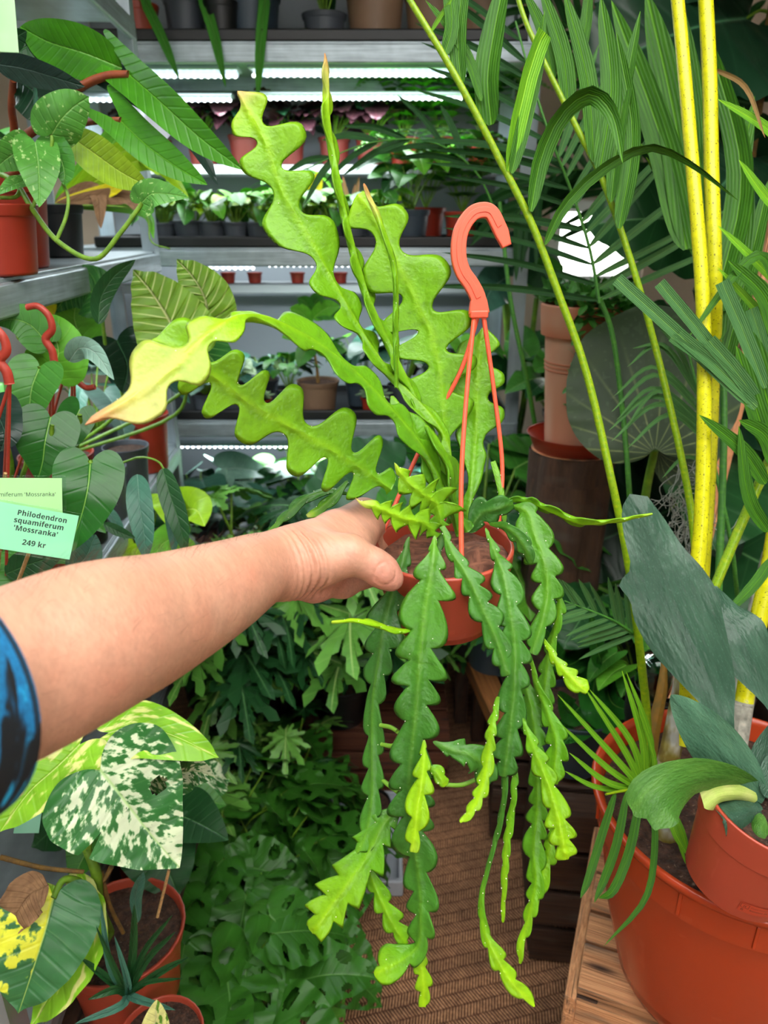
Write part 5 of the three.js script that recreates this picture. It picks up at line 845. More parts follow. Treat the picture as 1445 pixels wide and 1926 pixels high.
// low shelf, dim
[['teal', 380, 2.28, 1.1, 'grey-green plant under the lowest lamp by the rack post'], ['teal', 450, 2.36, 1.0, 'grey-green plant second under the lowest lamp'], ['spiky', 520, 2.3, 1.2, 'spiky blue-grey plant under the lowest lamp'], ['trailing', 470, 2.24, 1.1, 'dark trailing plant beneath the lime cactus stem'], ['trailing', 600, 2.28, 1.2, 'dark trailing plant behind the hand'], ['spiky', 690, 2.3, 1.1, 'spiky blue-grey plant behind the pot'], ['teal', 770, 2.34, 1.1, 'grey-green plant behind the pot on the low shelf'], ['trailing', 860, 2.28, 1.2, 'dark trailing plant at the palm end of the low shelf'], ['bushy', 560, 2.46, 1.2, 'bushy plant at the rear of the low shelf']].forEach(([k, x, z, s, l], i) => plant(k, { teal: 'grey_leaf_plant', spiky: 'spiky_plant', trailing: 'trailing_plant', bushy: 'leafy_plant' }[k], l, onShelf(x, 0, z).add(V(0, .002, 0)), s, i * 1.7));
// ---------------------------------------------------------------- floor in the middle
// low slatted stand behind the mat
{
  const a = atY(395, 1500, 0), b = atY(905, 1490, 0), z = -1.64, g = thing('slatted_stand', 'low red-brown slatted wooden stand under the lobed-leaf plants', 'stand', V((a.x + b.x) / 2, 0, z - .25));
  const L = .66, cx = -.15; for (const [y, m] of [[.035, 0], [.105, 1], [.172, 0]]) part(g, 'slat', box(L, .058, .018, .003).translate(cx, y, z), M.rust[m]);
  for (let i = 0; i < 6; i++) part(g, 'slat', box(L, .016, .075, .003).translate(cx, .21, z - .03 - i * .085), M.rust[i % 2]);
  for (const x of [-.29, 0, .29]) part(g, 'post', box(.045, .2, .04, .003).translate(cx + x, .1, z - .032), M.crate[0]);
}
reseed(61);
[[430, 1180, 1.62, 1.3], [520, 1210, 1.72, 1.3], [610, 1180, 1.95, 1.05], [700, 1200, 1.8, 1.0], [560, 1150, 2.0, 1.0], [480, 1230, 1.66, 1.15], [640, 1230, 1.68, 1.25], [790, 1240, 1.78, .85], [815, 1250, 1.88, .8], [380, 1240, 1.75, 1.0], [730, 1140, 2.02, .9]].forEach(([x, y, z, s], i) => { const p = atZ(x, y, z); p.y = z > 1.6 ? .219 : 0; plant('papaya', 'lobed_leaf_plant', ['lobed-leaf plant nearest the elbow side of the slatted stand', 'lobed-leaf plant under the wrist', 'lobed-leaf plant under the fingers, at the rear', 'lobed-leaf plant right behind the longest hanging stem', 'lobed-leaf plant at the back under the palm of the hand', 'lobed-leaf plant at the front edge of the slatted stand', 'lobed-leaf plant in front, below the hand', 'lobed-leaf plant beside the wooden rail', 'smaller lobed-leaf plant against the wooden rail', 'lobed-leaf plant under the forearm', 'lobed-leaf plant deep behind the pot'][i], p, s, i * 1.9, 'lobed-leaf plants on the slatted stand'); });
// grey-white carrier with dark pots
{ const c = atY(690, 1606, 0); single('plastic_carrier', 'pale grey plastic carrier tray on the floor holding black pots', 'tray', tray(.22, .3, .05), mat({ color: 0xaab2bb, roughness: .5 }), V(c.x - .02, 0.001, c.z - .02));
  for (const [dx, dz, l] of [[.02, .06, 'black pot at the near end of the pale carrier'], [.03, -.06, 'black pot at the far end of the pale carrier'], [-.07, 0, 'black pot at the side of the pale carrier']]) emptyPot(l, V(c.x - .02 + dx, .010, c.z - .02 + dz), .052, .085, M.black); }
// tray of window-leaf plants
{ const p = atY(575, 1752, .05), q = atY(560, 1926, .05); single('plant_tray', 'long black floor tray holding the plants with holed leaves', 'tray', tray(.23, .62, .06), M.black, V(p.x - .118, .001, -1.06)); }
[[392, 1650, 1.15, 1.0], [420, 1640, 1.05, 1.0], [500, 1600, 1.22, 1.0], [560, 1620, 1.30, .85], [400, 1820, .92, 1.0], [490, 1760, 1.02, .9], [378, 1760, .98, .9], [420, 1560, 1.30, 1.1], [500, 1520, 1.42, 1.0]].forEach(([x, y, z, s], i) => { const p = atZ(x, y, z); p.y = z > 1.4 ? .001 : .010; plant('window', 'holed_leaf_plant', ['holed-leaf plant beside the large marbled leaf', 'holed-leaf plant in the middle of the floor tray', 'holed-leaf plant at the far side of the floor tray', 'holed-leaf plant at the far aisle corner of the floor tray', 'holed-leaf plant nearest the camera in the floor tray', 'holed-leaf plant at the near aisle edge of the floor tray', 'holed-leaf plant next to the strap-leaved plant', 'holed-leaf plant at the far edge of the floor tray', 'holed-leaf plant behind the floor tray under the stand'][i], p, s * 1.05, i * 1.3, 'holed-leaf plants on the floor'); });

[760, 830, 905].forEach((x, i) => { const p = atZ(x, 316, 2.70); p.y = lg1.position.y + .016; plant('fern', 'fern_plant', ['fern on the white ledge above the hook', 'second fern on the white ledge above the hook', 'fern on the white ledge nearest the palm'][i], p, .95, i * 2); });

[[455, 1.47, .72, 'lobed-leaf plant on the mat in front of the stand, nearer the forearm'], [545, 1.50, .7, 'lobed-leaf plant on the mat in front of the stand, behind the longest stem'], [355, 1.42, .85, 'lobed-leaf plant on the mat below the elbow']].forEach(([x, z, s, l], i) => { const p = atZ(x, 1450, z); p.y = .001; plant('papaya', 'lobed_leaf_plant', l, p, s, i * 2.3 + 1, 'lobed-leaf plants on the mat'); });
// ---------------------------------------------------------------- nearer rack: upper shelf plants
const hleaf = (g, P, wpx, out, m, o = {}) => part(g, 'leaf', bentLeaf(P.map(px), wpx * P[Math.floor(P.length / 2)][2] / F, out, { k: 6, ...o }), m);
const hstem = (g, P, r, m, name = 'stem') => part(g, name, tube(P.map(px), Array.isArray(r) ? r : [r, r * .8], 8, P.length * 6), m);
const LONG = outline([[0, 0], [.05, -.1], [.10, -.22], [.16, -.32], [.2, -.3], [.2, -.12], [.19, .1], [.185, .35], [.16, .58], [.1, .8], [.03, .95], [0, 1]], 44);
const shelfTop = (pxx, py, i, z) => { const p = atZ(pxx, py, z); p.y = SH[i] + .001; return p; };
{
  const b = shelfTop(55, 400, 2, 1.22); b.x = Math.min(b.x, -.60);
  const g = thing('long_leaf_philodendron', 'plant with long arrow-shaped glossy leaves on red stalks in a rust-red pot', 'plant', b); addPot(g, .085, .13, M.redPot);
  const root = b.clone().add(V(0, .12, 0)), S = (P, r = .005) => part(g, 'stem', tube([root.clone(), ...P.map(px)], [r * 1.3, r, r * .8], 8, 24), M.stemRed);
  S([[20, 280, 1.1], [70, 240, 1.05], [150, 165, 1.0], [205, 142, .98], [243, 140, .97]], .0062); S([[60, 290, 1.1], [110, 245, 1.05], [180, 228, 1.0], [228, 226, .98]]); S([[25, 260, 1.1], [22, 200, 1.05], [25, 150, 1.0]], .006); S([[70, 300, 1.1], [110, 280, 1.05], [138, 258, 1.0]]);
  hleaf(g, [[243, 140, .97], [300, 190, .95], [380, 262, .94], [458, 320, .93]], 78, LONG, G.philo, { roll: 8, fold: .25 });
  hleaf(g, [[220, 152, 1.0], [290, 195, 1.0], [360, 260, 1.0], [410, 350, 1.0]], 62, LONG, G.philoDark, { roll: -20, fold: .3 });
  hleaf(g, [[230, 128, .99], [160, 100, .98], [90, 78, .98], [38, 50, .98]], 92, OUT.lance, G.philo, { roll: -8, fold: .2 });
  hleaf(g, [[228, 228, .98], [270, 268, .97], [330, 312, .96], [391, 348, .95]], 76, LONG, G.philo, { roll: -8, fold: .2 });
  hleaf(g, [[132, 256, 1.0], [180, 290, .99], [230, 325, .98], [282, 352, .98]], 72, OUT.lance, G.philoUnder, { roll: 10, fold: .25 });
  hleaf(g, [[-10, 120, .95], [40, 128, .94], [100, 145, .93], [160, 163, .93]], 54, OUT.lance, G.philoDark, { roll: 20, fold: .2 });
  hleaf(g, [[30, 150, 1.02], [60, 170, 1.02], [90, 215, 1.02], [100, 240, 1.02]], 90, OUT.oval, G.dark, { roll: 0 });
  hleaf(g, [[90, 60, 1.0], [60, 80, .99], [30, 100, .98], [0, 110, .98]], 60, OUT.oval, G.deep, { roll: 20 });
  hleaf(g, [[130, 120, 1.05], [110, 100, 1.04], [85, 95, 1.03]], 60, OUT.round, G.mid, { roll: 0 });
  hleaf(g, [[-10, 90, .96], [20, 75, .95], [50, 58, .94]], 44, OUT.oval, G.deep, { roll: 10 });
}
{
  const b = shelfTop(60, 440, 2, 1.06); b.x -= .05;
  const g = thing('trailing_pothos', 'pothos with speckled heart leaves and a vine looping over the shelf edge', 'plant', b); addPot(g, .06, .09, M.redPot);
  hstem(g, [[-10, 322, 1.0], [30, 345, .98], [62, 395, .97], [110, 455, .96], [180, 487, .95], [225, 440, .94], [268, 382, .93]], [.0038, .0034, .0028], M.stemGreen, 'vine');
  hstem(g, [[105, 455, .96], [125, 405, .96], [128, 370, .96], [118, 345, .96]], .0026, M.stemGreen);
  hstem(g, [[62, 390, .97], [90, 310, .96], [98, 265, .95], [97, 255, .95]], .0026, M.stemGreen); hstem(g, [[40, 350, .98], [30, 370, .97], [0, 372, .96]], .003, M.stemGreen);
  hleaf(g, [[98, 252, .95], [115, 225, .94], [140, 200, .94], [168, 182, .94]], 92, OUT.broad, G.pothos, { roll: 8, cup: .2 });
  hleaf(g, [[66, 268, .95], [72, 310, .93], [74, 350, .925], [74, 390, .92]], 82, OUT.heart, G.pothos, { roll: 0, fold: .1 });
  hleaf(g, [[266, 382, .93], [285, 365, .92], [320, 365, .92], [355, 372, .92]], 58, OUT.heart, G.pothos, { roll: -20, fold: .2 });
  hleaf(g, [[100, 275, .96], [115, 300, .955], [122, 330, .95], [120, 348, .95]], 58, OUT.heart, G.mid, { roll: 15 });
  hleaf(g, [[50, 275, .97], [25, 290, .96], [5, 305, .96], [-15, 325, .96]], 66, OUT.heart, G.pothos, { roll: -10 });
  hleaf(g, [[65, 250, .96], [66, 215, .955], [66, 170, .95], [65, 160, .95]], 12, OUT.lance, G.teal, { roll: 50 });
  hleaf(g, [[45, 340, .97], [20, 350, .95], [-10, 368, .94]], 40, OUT.heart, G.pothos, { roll: 50 });
}
{ const p = shelfTop(160, 445, 2, 1.40); p.x = -.66; emptyPot('dark slate pot beside the rust-red pots on the rack', p, .06, .12, M.slate).name = 'plant_pot_slate'; }
{ const p = shelfTop(220, 440, 2, 1.60); p.x = -.665; const g = emptyPot('black pot with a limp brown-edged plant near the rack corner', p, .055, .10, M.black); const q = p.clone().add(V(0, .1, 0));
  for (const [a, c, w, m] of [[[175, 360, 1.5], [190, 430, 1.45], 34, G.brownEdge], [[200, 360, 1.5], [245, 340, 1.45], 26, G.yellow], [[230, 370, 1.5], [262, 400, 1.45], 30, G.brownEdge], [[250, 280, 1.6], [300, 330, 1.55], 40, G.lime], [[230, 250, 1.62], [200, 280, 1.6], 50, G.bright], [[280, 300, 1.6], [355, 370, 1.55], 40, G.lime], [[270, 400, 1.55], [290, 450, 1.5], 18, G.bright]]) part(g, 'leaf', bentLeaf([q.clone(), px(a), px(c)], w * 1.5 / F, OUT.oval, { roll: rr(-20, 20) }), m);
  part(g, 'stem', tube([q.clone(), at(270, 400, 1.5), at(285, 455, 1.48), at(320, 468, 1.46)], [.002, .0015], 6), M.stemGreen); }
single('hanging_bag', 'clear plastic sleeve hanging behind the long leaves', 'plastic sleeve', bentLeaf([at(245, 180, 1.35), at(275, 215, 1.35), at(320, 255, 1.35)], .075, outline([[.2, 0], [.5, .05], [.5, .5], [.5, .95], [0, 1]], 16), { roll: 0 }).translate(...at(280, 215, 1.35).negate().toArray()), mat({ color: 0xdfe3f4, roughness: .3, transmission: .5, thickness: 0 }), at(280, 215, 1.35));
// top of the frame: corner of a green sign
{ const c = at(4, 30, .82); const s = single('shelf_sign', 'pale green laminated sign at the top of the nearer rack', 'sign', box(.03, .075, .002, .0008), mat({ color: 0xa9cfa0, roughness: .25, clearcoat: .4 }), c); s.rotation.set(-.2, .1, 0); }

// ---------------------------------------------------------------- nearer rack: lower shelf plants
{
  const b = LR(.18, SH[1] + .001, .12); const g = thing('veined_anthurium', 'plant with puckered lime leaves and pale yellow veins', 'plant', b); addPot(g, .075, .12, M.redPot); const root = b.clone().add(V(0, .11, 0));
  for (const P of [[[330, 780, 1.45], [350, 700, 1.3], [345, 655, 1.2]], [[340, 740, 1.45], [395, 660, 1.35], [392, 605, 1.28]], [[230, 760, 1.4], [200, 660, 1.3], [190, 560, 1.25]]]) part(g, 'stem', tube([root, ...P.map(px)], [.004, .003], 7, 18), M.stemGreen);
  hleaf(g, [[345, 655, 1.2], [320, 605, 1.19], [285, 550, 1.18], [250, 508, 1.18]], 150, OUT.heart, G.veined, { roll: 0, wave: .05, waves: 5, fold: .1 });
  hleaf(g, [[392, 608, 1.28], [385, 560, 1.26], [362, 520, 1.25], [332, 488, 1.25]], 110, OUT.heart, G.veined, { roll: 5, wave: .05, waves: 5 });
  hleaf(g, [[330, 590, 1.3], [370, 640, 1.28], [410, 690, 1.27], [440, 735, 1.27]], 90, OUT.oval, G.veinedDark, { roll: 0, wave: .05 });
  hleaf(g, [[190, 560, 1.3], [160, 545, 1.3], [130, 555, 1.3], [100, 590, 1.3]], 96, OUT.heart, G.veinedDark, { roll: 0, wave: .06 });
  hleaf(g, [[185, 610, 1.1], [190, 560, 1.1], [215, 520, 1.1], [255, 488, 1.1]], 40, OUT.lance, G.deep, { roll: 20 });
  hleaf(g, [[220, 640, 1.3], [240, 690, 1.28], [230, 740, 1.26]], 130, OUT.heart, G.dark, { roll: 0 });
}
{
  const b = LR(-.25, SH[1] + .001, .10); const g = thing('heart_leaf_philodendron', 'plant with big glossy heart-shaped leaves behind the price cards', 'plant', b); addPot(g, .085, .13, M.redPot); const root = b.clone().add(V(0, .12, 0));
  for (const P of [[[130, 960, 1.0], [172, 900, .9], [170, 868, .86]], [[60, 980, 1.0], [90, 890, .95], [98, 800, .92]], [[40, 900, 1.05], [60, 740, 1.0], [75, 690, .98]], [[20, 900, 1.05], [0, 800, .98], [-10, 760, .95]], [[120, 900, 1.0], [150, 800, .98], [150, 780, .97]]]) part(g, 'stem', tube([root, ...P.map(px)], [.004, .003], 7, 18), M.stemGreen);
  hleaf(g, [[170, 870, .86], [165, 920, .845], [150, 980, .84], [122, 1046, .835]], 128, OUT.heart, G.glossy, { roll: 4, fold: .18 });
  hleaf(g, [[95, 785, .93], [85, 830, .92], [80, 870, .92], [70, 905, .92]], 112, OUT.heart, G.glossy, { roll: 0 });
  hleaf(g, [[75, 690, .98], [60, 730, .97], [55, 770, .97], [50, 800, .97]], 100, OUT.heart, G.mid, { roll: 20, fold: .25 });
  hleaf(g, [[-15, 760, .9], [0, 790, .89], [10, 820, .88], [0, 850, .88]], 90, OUT.heart, G.philoDark, { roll: 0 });
  hleaf(g, [[150, 770, .98], [135, 800, .97], [120, 840, .965], [135, 870, .96]], 70, OUT.heart, G.glossy, { roll: -10 });
  hleaf(g, [[85, 640, 1.02], [55, 610, 1.01], [20, 600, 1.0], [-10, 610, 1.0]], 80, OUT.heart, G.mid, { roll: 15 });
  hleaf(g, [[100, 700, 1.05], [110, 660, 1.04], [95, 620, 1.04], [60, 600, 1.04]], 110, OUT.heart, G.bright, { roll: 0 });
  hleaf(g, [[130, 680, 1.0], [150, 655, .98], [175, 660, .97], [215, 715, .96]], 44, OUT.lance, G.silver, { roll: 10 });
}
{
  const b = LR(.38, SH[1] + .001, .0), g = thing('yellow_leaf_plant', 'plant with a yellow upright leaf under the shelf edge', 'plant', b); addPot(g, .06, .1, M.grey); const root = b.clone().add(V(0, .1, 0));
  part(g, 'stem', tube([root, at(80, 690, 1.35), at(72, 615, 1.3)], [.003, .002], 7), M.stemGreen);
  hleaf(g, [[72, 615, 1.3], [75, 580, 1.29], [78, 545, 1.29], [70, 525, 1.29]], 56, OUT.oval, G.yellow, {}); hleaf(g, [[30, 620, 1.3], [18, 590, 1.3], [10, 560, 1.3]], 50, OUT.oval, G.bright, {}); hleaf(g, [[35, 640, 1.3], [38, 600, 1.3], [36, 570, 1.3]], 16, OUT.lance, G.lime, {}); hleaf(g, [[160, 650, 1.35], [140, 600, 1.33], [150, 545, 1.32]], 90, OUT.heart, G.bright, {});
}
// hanging pots with rust-red hooks
function hookPot(label, name, tip, D, potC, r, s) {
  const o = at(...tip, D), g = thing(name, label, 'plant', potC.clone()); addPot(g, r, r * 1.3, M.redPot);
  const sc = D / F * s, P = [[0, 0], [-1, -22], [-10, -44], [6, -62], [4, -88], [-14, -106], [-36, -104]].map(([x, y]) => V(o.x + x * sc, o.y - y * sc, o.z));
  const hk = part(g, 'hook', tube(P, [.0055, .0055, .0048, .0042], 8, 40), M.hookDark);
  const top = potC.clone().add(V(0, r * 1.3, 0));
  for (let k = 0; k < 3; k++) { const a = k * 2.1 + .5; part(g, 'strap', tube([o.clone(), o.clone().lerp(top, .5).add(V(Math.cos(a) * r * .5, 0, Math.sin(a) * r * .5)), top.clone().add(V(Math.cos(a) * r, -.005, Math.sin(a) * r))], [.0022, .002], 6, 14), M.hookDark); }
  return g;
}
reseed(71);
{ const g = hookPot('hanging pot with a rust-red hook at the frame edge beside the glossy hearts', 'hanging_pot', [18, 722], .80, V(-.55, SH[1] + .001, -.87), .055, 1.0); rosette(g, { n: 10, y0: .07, h: .12, spread: .09, len: [.07, .1], geos: [UL.heart], mats: [G.mid, G.glossy] }); }
{ const g = hookPot('hanging pot with a rust-red hook in front of the yellow leaf', 'hanging_pot', [102, 680], 1.0, V(-.575, SH[1] + .001, -1.06), .055, .95); rosette(g, { n: 10, y0: .07, h: .12, spread: .09, len: [.07, .1], geos: [UL.heart], mats: [G.mid, G.deep] }); }
{ const g = hookPot('hanging pot with a rust-red hook turned towards the veined leaves', 'hanging_pot', [138, 645], 1.08, V(-.59, SH[1] + .001, -1.22), .055, -.8); rosette(g, { n: 9, y0: .07, h: .1, spread: .09, len: [.06, .09], geos: [UL.lance], mats: [G.teal, G.deep] }); }
// pots along the shelf edge
[['dark grey pot with bare soil below the veined leaves', 295, 800, 1.55, .05, .11, M.grey], ['second dark grey pot nearer along the shelf edge', 272, 830, 1.40, .046, .11, M.grey], ['rust-red pot behind the dark grey pots', 318, 760, 1.72, .06, .14, M.redPot], ['small black pot at the shelf edge beneath the grey ones', 260, 880, 1.28, .04, .08, M.black], ['orange pot below the narrow hanging leaves', 225, 950, 1.12, .058, .11, M.terra]].forEach(([l, x, y, z, r, h, m]) => { const p = atZ(x, y, z); p.y = SH[1] + .001; p.x = Math.min(p.x, -.50 - r - .02); emptyPot(l, p, r, h, m); });
{ // narrow hanging leaves in front of the shelf edge
  const b = LR(.02, SH[1] + .001, .19), g = thing('narrow_leaf_plant', 'plant with narrow dull green leaves hanging beside the price cards', 'plant', b); addPot(g, .05, .09, M.terra); const root = b.clone().add(V(0, .08, 0));
  part(g, 'stem', tube([root, at(265, 860, 1.12), at(300, 870, 1.1), at(308, 882, 1.1)], [.002, .0015], 6), M.stemGreen);
  hleaf(g, [[258, 892, 1.08], [262, 940, 1.06], [270, 1000, 1.05], [275, 1056, 1.05]], 48, OUT.lance, G.teal, { roll: 5 }); hleaf(g, [[306, 880, 1.1], [320, 930, 1.09], [338, 985, 1.08], [350, 1045, 1.08]], 44, OUT.lance, G.deep, { roll: 12 });
  hleaf(g, [[318, 950, 1.12], [325, 985, 1.12], [328, 1045, 1.12]], 26, OUT.lance, G.teal, { roll: 10 }); hleaf(g, [[195, 985, 1.0], [225, 1000, 1.0], [255, 1012, 1.0]], 20, OUT.lance, G.deep, {}); hleaf(g, [[130, 1075, .95], [160, 1050, .95], [180, 1005, .95]], 60, OUT.oval, G.teal, { roll: 10 }); hleaf(g, [[10, 1080, .92], [60, 1060, .92], [120, 1040, .93]], 60, OUT.oval, G.deep, {});
}
{ // lime plant below the shelf, behind the forearm
  const b = V(-.42, SH[0] + .0, -1.5), g = thing('lime_leaf_plant', 'lime-leaved plant glowing below the shelf edge behind the forearm', 'plant', V(-.60, SH[0] + .001, -1.45)); addPot(g, .06, .1, M.grey); const root = V(-.60, SH[0] + .09, -1.45);
  for (const [P, w, m] of [[[[270, 1060, 1.55], [250, 1045, 1.5], [235, 1060, 1.45]], 60, G.lime], [[[340, 960, 1.55], [370, 960, 1.5], [385, 990, 1.48]], 90, G.lime], [[[300, 930, 1.55], [310, 950, 1.5], [312, 985, 1.48]], 60, G.lime], [[[350, 1010, 1.5], [310, 1020, 1.45], [280, 1060, 1.42]], 70, G.bright], [[[250, 1030, 1.5], [230, 1045, 1.48], [220, 1075, 1.45]], 60, G.lime]]) { part(g, 'stem', tube([root, px(P[0])], [.002, .0018], 6, 6), M.stemGreen); hleaf(g, P, w, OUT.heart, m, {}); }
}
// price cards
function card(label, lines, c, wpx, hpx, d, rotZ, bg, sticks) {
  const w = wpx * d / F, h = hpx * d / F, o = at(...c, d), g = thing('price_card', label, 'sign', o);
  const cv = document.createElement('canvas'); cv.width = 512; cv.height = Math.round(512 * hpx / wpx); const x = cv.getContext('2d'); x.fillStyle = bg; x.fillRect(0, 0, cv.width, cv.height); x.fillStyle = '#1d2b26'; x.textAlign = 'center';
  for (const [t, yy, size, bold, xx] of lines) { x.font = (bold ? 'bold ' : '') + size + 'px sans-serif'; x.fillText(t, xx ?? 256, yy); }
  const t = new THREE.CanvasTexture(cv); t.colorSpace = THREE.SRGBColorSpace;
  const q = new THREE.Group(); const face = V(0, EYE, 0).sub(o).normalize(); 
  const turnM = new THREE.Matrix4().lookAt(V(0, EYE, 0), o, V(0, 1, 0)), quat = new THREE.Quaternion().setFromRotationMatrix(turnM).multiply(new THREE.Quaternion().setFromAxisAngle(V(0, 0, 1), R(rotZ)));
  const body = lpart(g, 'card', box(w, h, .0012, .0004), mat({ color: bg, roughness: .45 })); body.quaternion.copy(quat);
  lpart(body, 'printed_face', new THREE.PlaneGeometry(w * .995, h * .99), mat({ map: t, roughness: .4 }), V(0, 0, .0008));
  const sl = lpart(body, 'clear_sleeve', box(w * 1.08, h * 1.12, .0022, .0006), mat({ color: 0xf4fff8, transmission: 1, thickness: 0, roughness: .05 }), V(w * .01, 0, 0));
  for (const [a, b] of sticks) part(g, 'stick', tube([a, b], [.0022, .0022], 8, 2), M.stick);
}
card('pale green plant card on a wooden stick, behind the mint price card', [["squamiferum 'Mossranka'", 128, 38, false, 250]], [42, 938], 138, 78, .80, -9, '#bfe0a6', [[at(10, 890, .803), V(-.535, .995, -.88)]]);
card('mint green price card reading 249 kr on a wooden stick', [['Philodendron', 62, 46, true, 300], ['squamiferum', 112, 46, true, 290], ["'Mossranka'", 162, 46, true, 280], ['249 kr', 246, 48, true, 285]], [60, 998], 150, 86, .76, -21, '#9fe0bb', [[at(62, 1020, .763), V(-.515, .995, -.86)]]);
// ---------------------------------------------------------------- marbled monstera and its neighbours, near the floor
const BEN = .36;
{ const g = thing('plant_bench', 'low dark bench under the marbled monstera pots', 'bench', V(-.62, 0, -1.0)); for (let i = 0; i < 5; i++) lpart(g, 'plank', box(.098, .02, .66, .003), M.crate[i % 3], V(-.2 + i * .1, BEN - .01, 0)); for (const sx of [-1, 1]) for (const sz of [-1, 1]) lpart(g, 'leg', box(.04, BEN - .02, .04, .003), M.crate[0], V(sx * .21, (BEN - .02) / 2, sz * .29)); }
{
  const rim = at(230, 1720, 1.06), b = V(rim.x - .02, BEN + .001, rim.z - .03), g = thing('marbled_monstera', 'monstera with cream-marbled leaves in a rust-red pot under the elbow', 'plant', b); addPot(g, .095, .14, M.terra); const root = b.clone().add(V(-.02, .13, 0));
  part(g, 'stem', tube([root, at(185, 1700, 1.0), at(180, 1640, .98), at(160, 1590, .97)], [.008, .0075, .006], 9, 18), M.stemGreen);
  part(g, 'stem', tube([root, at(182, 1780, 1.0), at(185, 1700, .985), at(150, 1660, .97), at(120, 1655, .96), at(100, 1690, .94)], [.008, .006, .004], 9, 24), M.stemGreen);
  part(g, 'stem', tube([at(165, 1600, .97), at(180, 1470, .99), at(200, 1400, 1.0), at(190, 1390, 1.0)], [.005, .004, .0035], 8, 16), M.stemGreen);
  for (const P of [[[190, 1640, .99], [205, 1700, 1.0], [232, 1755, 1.02]], [[210, 1630, .99], [195, 1655, .99], [178, 1672, .98]], [[0, 1612, .95], [80, 1632, .96], [158, 1640, .97]]]) hstem(g, P, .0035, M.stemBrown, 'aerial_root');
  const slit = OUTH.map(([x, y], i) => { const d = Math.exp(-Math.pow((y - .50) / .013, 2)); return x > 0 && y > .4 && y < .6 ? [x * (1 - .62 * d), y - .10 * d] : [x, y]; });
  hleaf(g, [[188, 1448, .92], [230, 1500, .91], [280, 1565, .905], [338, 1632, .90]], 265, slit, G.marbled, { roll: 10, fold: .12, wave: .03, k: 22, holes: (b, s, i, j) => { const hf = b > .5 ? (1 - b) * 2 : 0; if (!hf) return false; const df = (hf - .62) / .03, ds = (s - .55) / .16; return df * df + ds * ds < 1; } });
  hleaf(g, [[205, 1378, .96], [260, 1365, .95], [330, 1385, .94], [412, 1425, .935]], 130, OUT.broad, G.limeMarble, { roll: -32, fold: -.25, k: 8 });
  hleaf(g, [[150, 1400, .93], [110, 1440, .92], [55, 1490, .91], [0, 1565, .90]], 135, OUT.broad, G.limeMarble, { roll: 0, fold: .12, k: 8 });
  hleaf(g, [[290, 1440, 1.0], [330, 1455, 1.0], [365, 1450, 1.0], [405, 1462, 1.0]], 90, OUT.broad, G.marbled, { roll: 30 });
  hleaf(g, [[100, 1690, .94], [85, 1750, .92], [60, 1830, .91], [35, 1905, .905]], 190, OUT.broad, G.half, { roll: 0, fold: .1, wave: .03, k: 8 });
  hleaf(g, [[120, 1690, .97], [135, 1760, .96], [110, 1840, .955], [60, 1930, .95]], 150, OUT.broad, G.limeMarble, { roll: 25, wave: .08 });
  part(g, 'withered_margin', bentLeaf([at(92, 1665, .925), at(60, 1680, .918), at(30, 1720, .912), at(5, 1768, .91)], .055, OUT.oval, { roll: 10, wave: .12 }), G.brownEdge, 'brown withered leaf margin');
  hleaf(g, [[260, 1735, .98], [255, 1690, .97], [262, 1660, .965], [270, 1640, .96]], 26, OUT.lance, G.teal, { roll: 30 });
  part(g, 'stake', tube([at(318, 1636, 1.04), at(296, 1725, 1.06)], [.0022, .0022], 7, 2), M.stick); part(g, 'stake', tube([at(256, 1730, .99), at(252, 1860, 1.0)], [.002, .002], 7, 2), M.stick);
}
{
  const rim = at(245, 1830, .98), b = V(rim.x, BEN - .06, rim.z); b.y = .30; const b2 = V(rim.x + .03, BEN + .001, rim.z + .01), g = thing('strap_leaf_plant', 'plant with long narrow strap leaves below the half-yellow leaf', 'plant', b2); addPot(g, .06, .09, M.terra); const root = b2.clone().add(V(0, .085, 0));
  for (const [x1, y1, x2, y2, w] of [[270, 1790, 325, 1720, 12], [280, 1800, 330, 1752, 13], [250, 1780, 252, 1700, 16], [300, 1830, 355, 1800, 14], [230, 1850, 180, 1740, 14], [220, 1860, 165, 1880, 16], [200, 1840, 150, 1800, 15], [210, 1820, 190, 1700, 15], [260, 1880, 330, 1900, 15], [230, 1890, 140, 1926, 16], [270, 1850, 345, 1840, 9], [240, 1850, 215, 1760, 13]]) hleaf(g, [[root.x * 0 + 240, 1870, .97], [x1, y1, .95], [x2, y2, .93]], w, STRAP, rnd() > .4 ? G.deep : G.teal, { roll: rr(-30, 30), fold: .5, k: 3 });
}
{ const b = V(-.45, BEN + .001, -1.03), g = thing('spotted_leaf_plant', 'plant with green leaves behind the half-yellow leaf, beside a small mint tag', 'plant', b); addPot(g, .055, .1, M.redPot); reseed(9); rosette(g, { n: 9, y0: .1, h: .14, spread: .11, len: [.09, .13], geos: [UL.heart, UL.broad], mats: [G.deep, G.marbled, G.mid], face: CAMWARD }); }
{ const c = at(52, 1548, 1.0), g = single('price_tag', 'small mint price tag low among the marbled leaves', 'sign', box(.032, .026, .0012, .0004), mat({ color: 0x8fd8b4, roughness: .4 }), c); g.rotation.set(-.6, .3, -.05); }
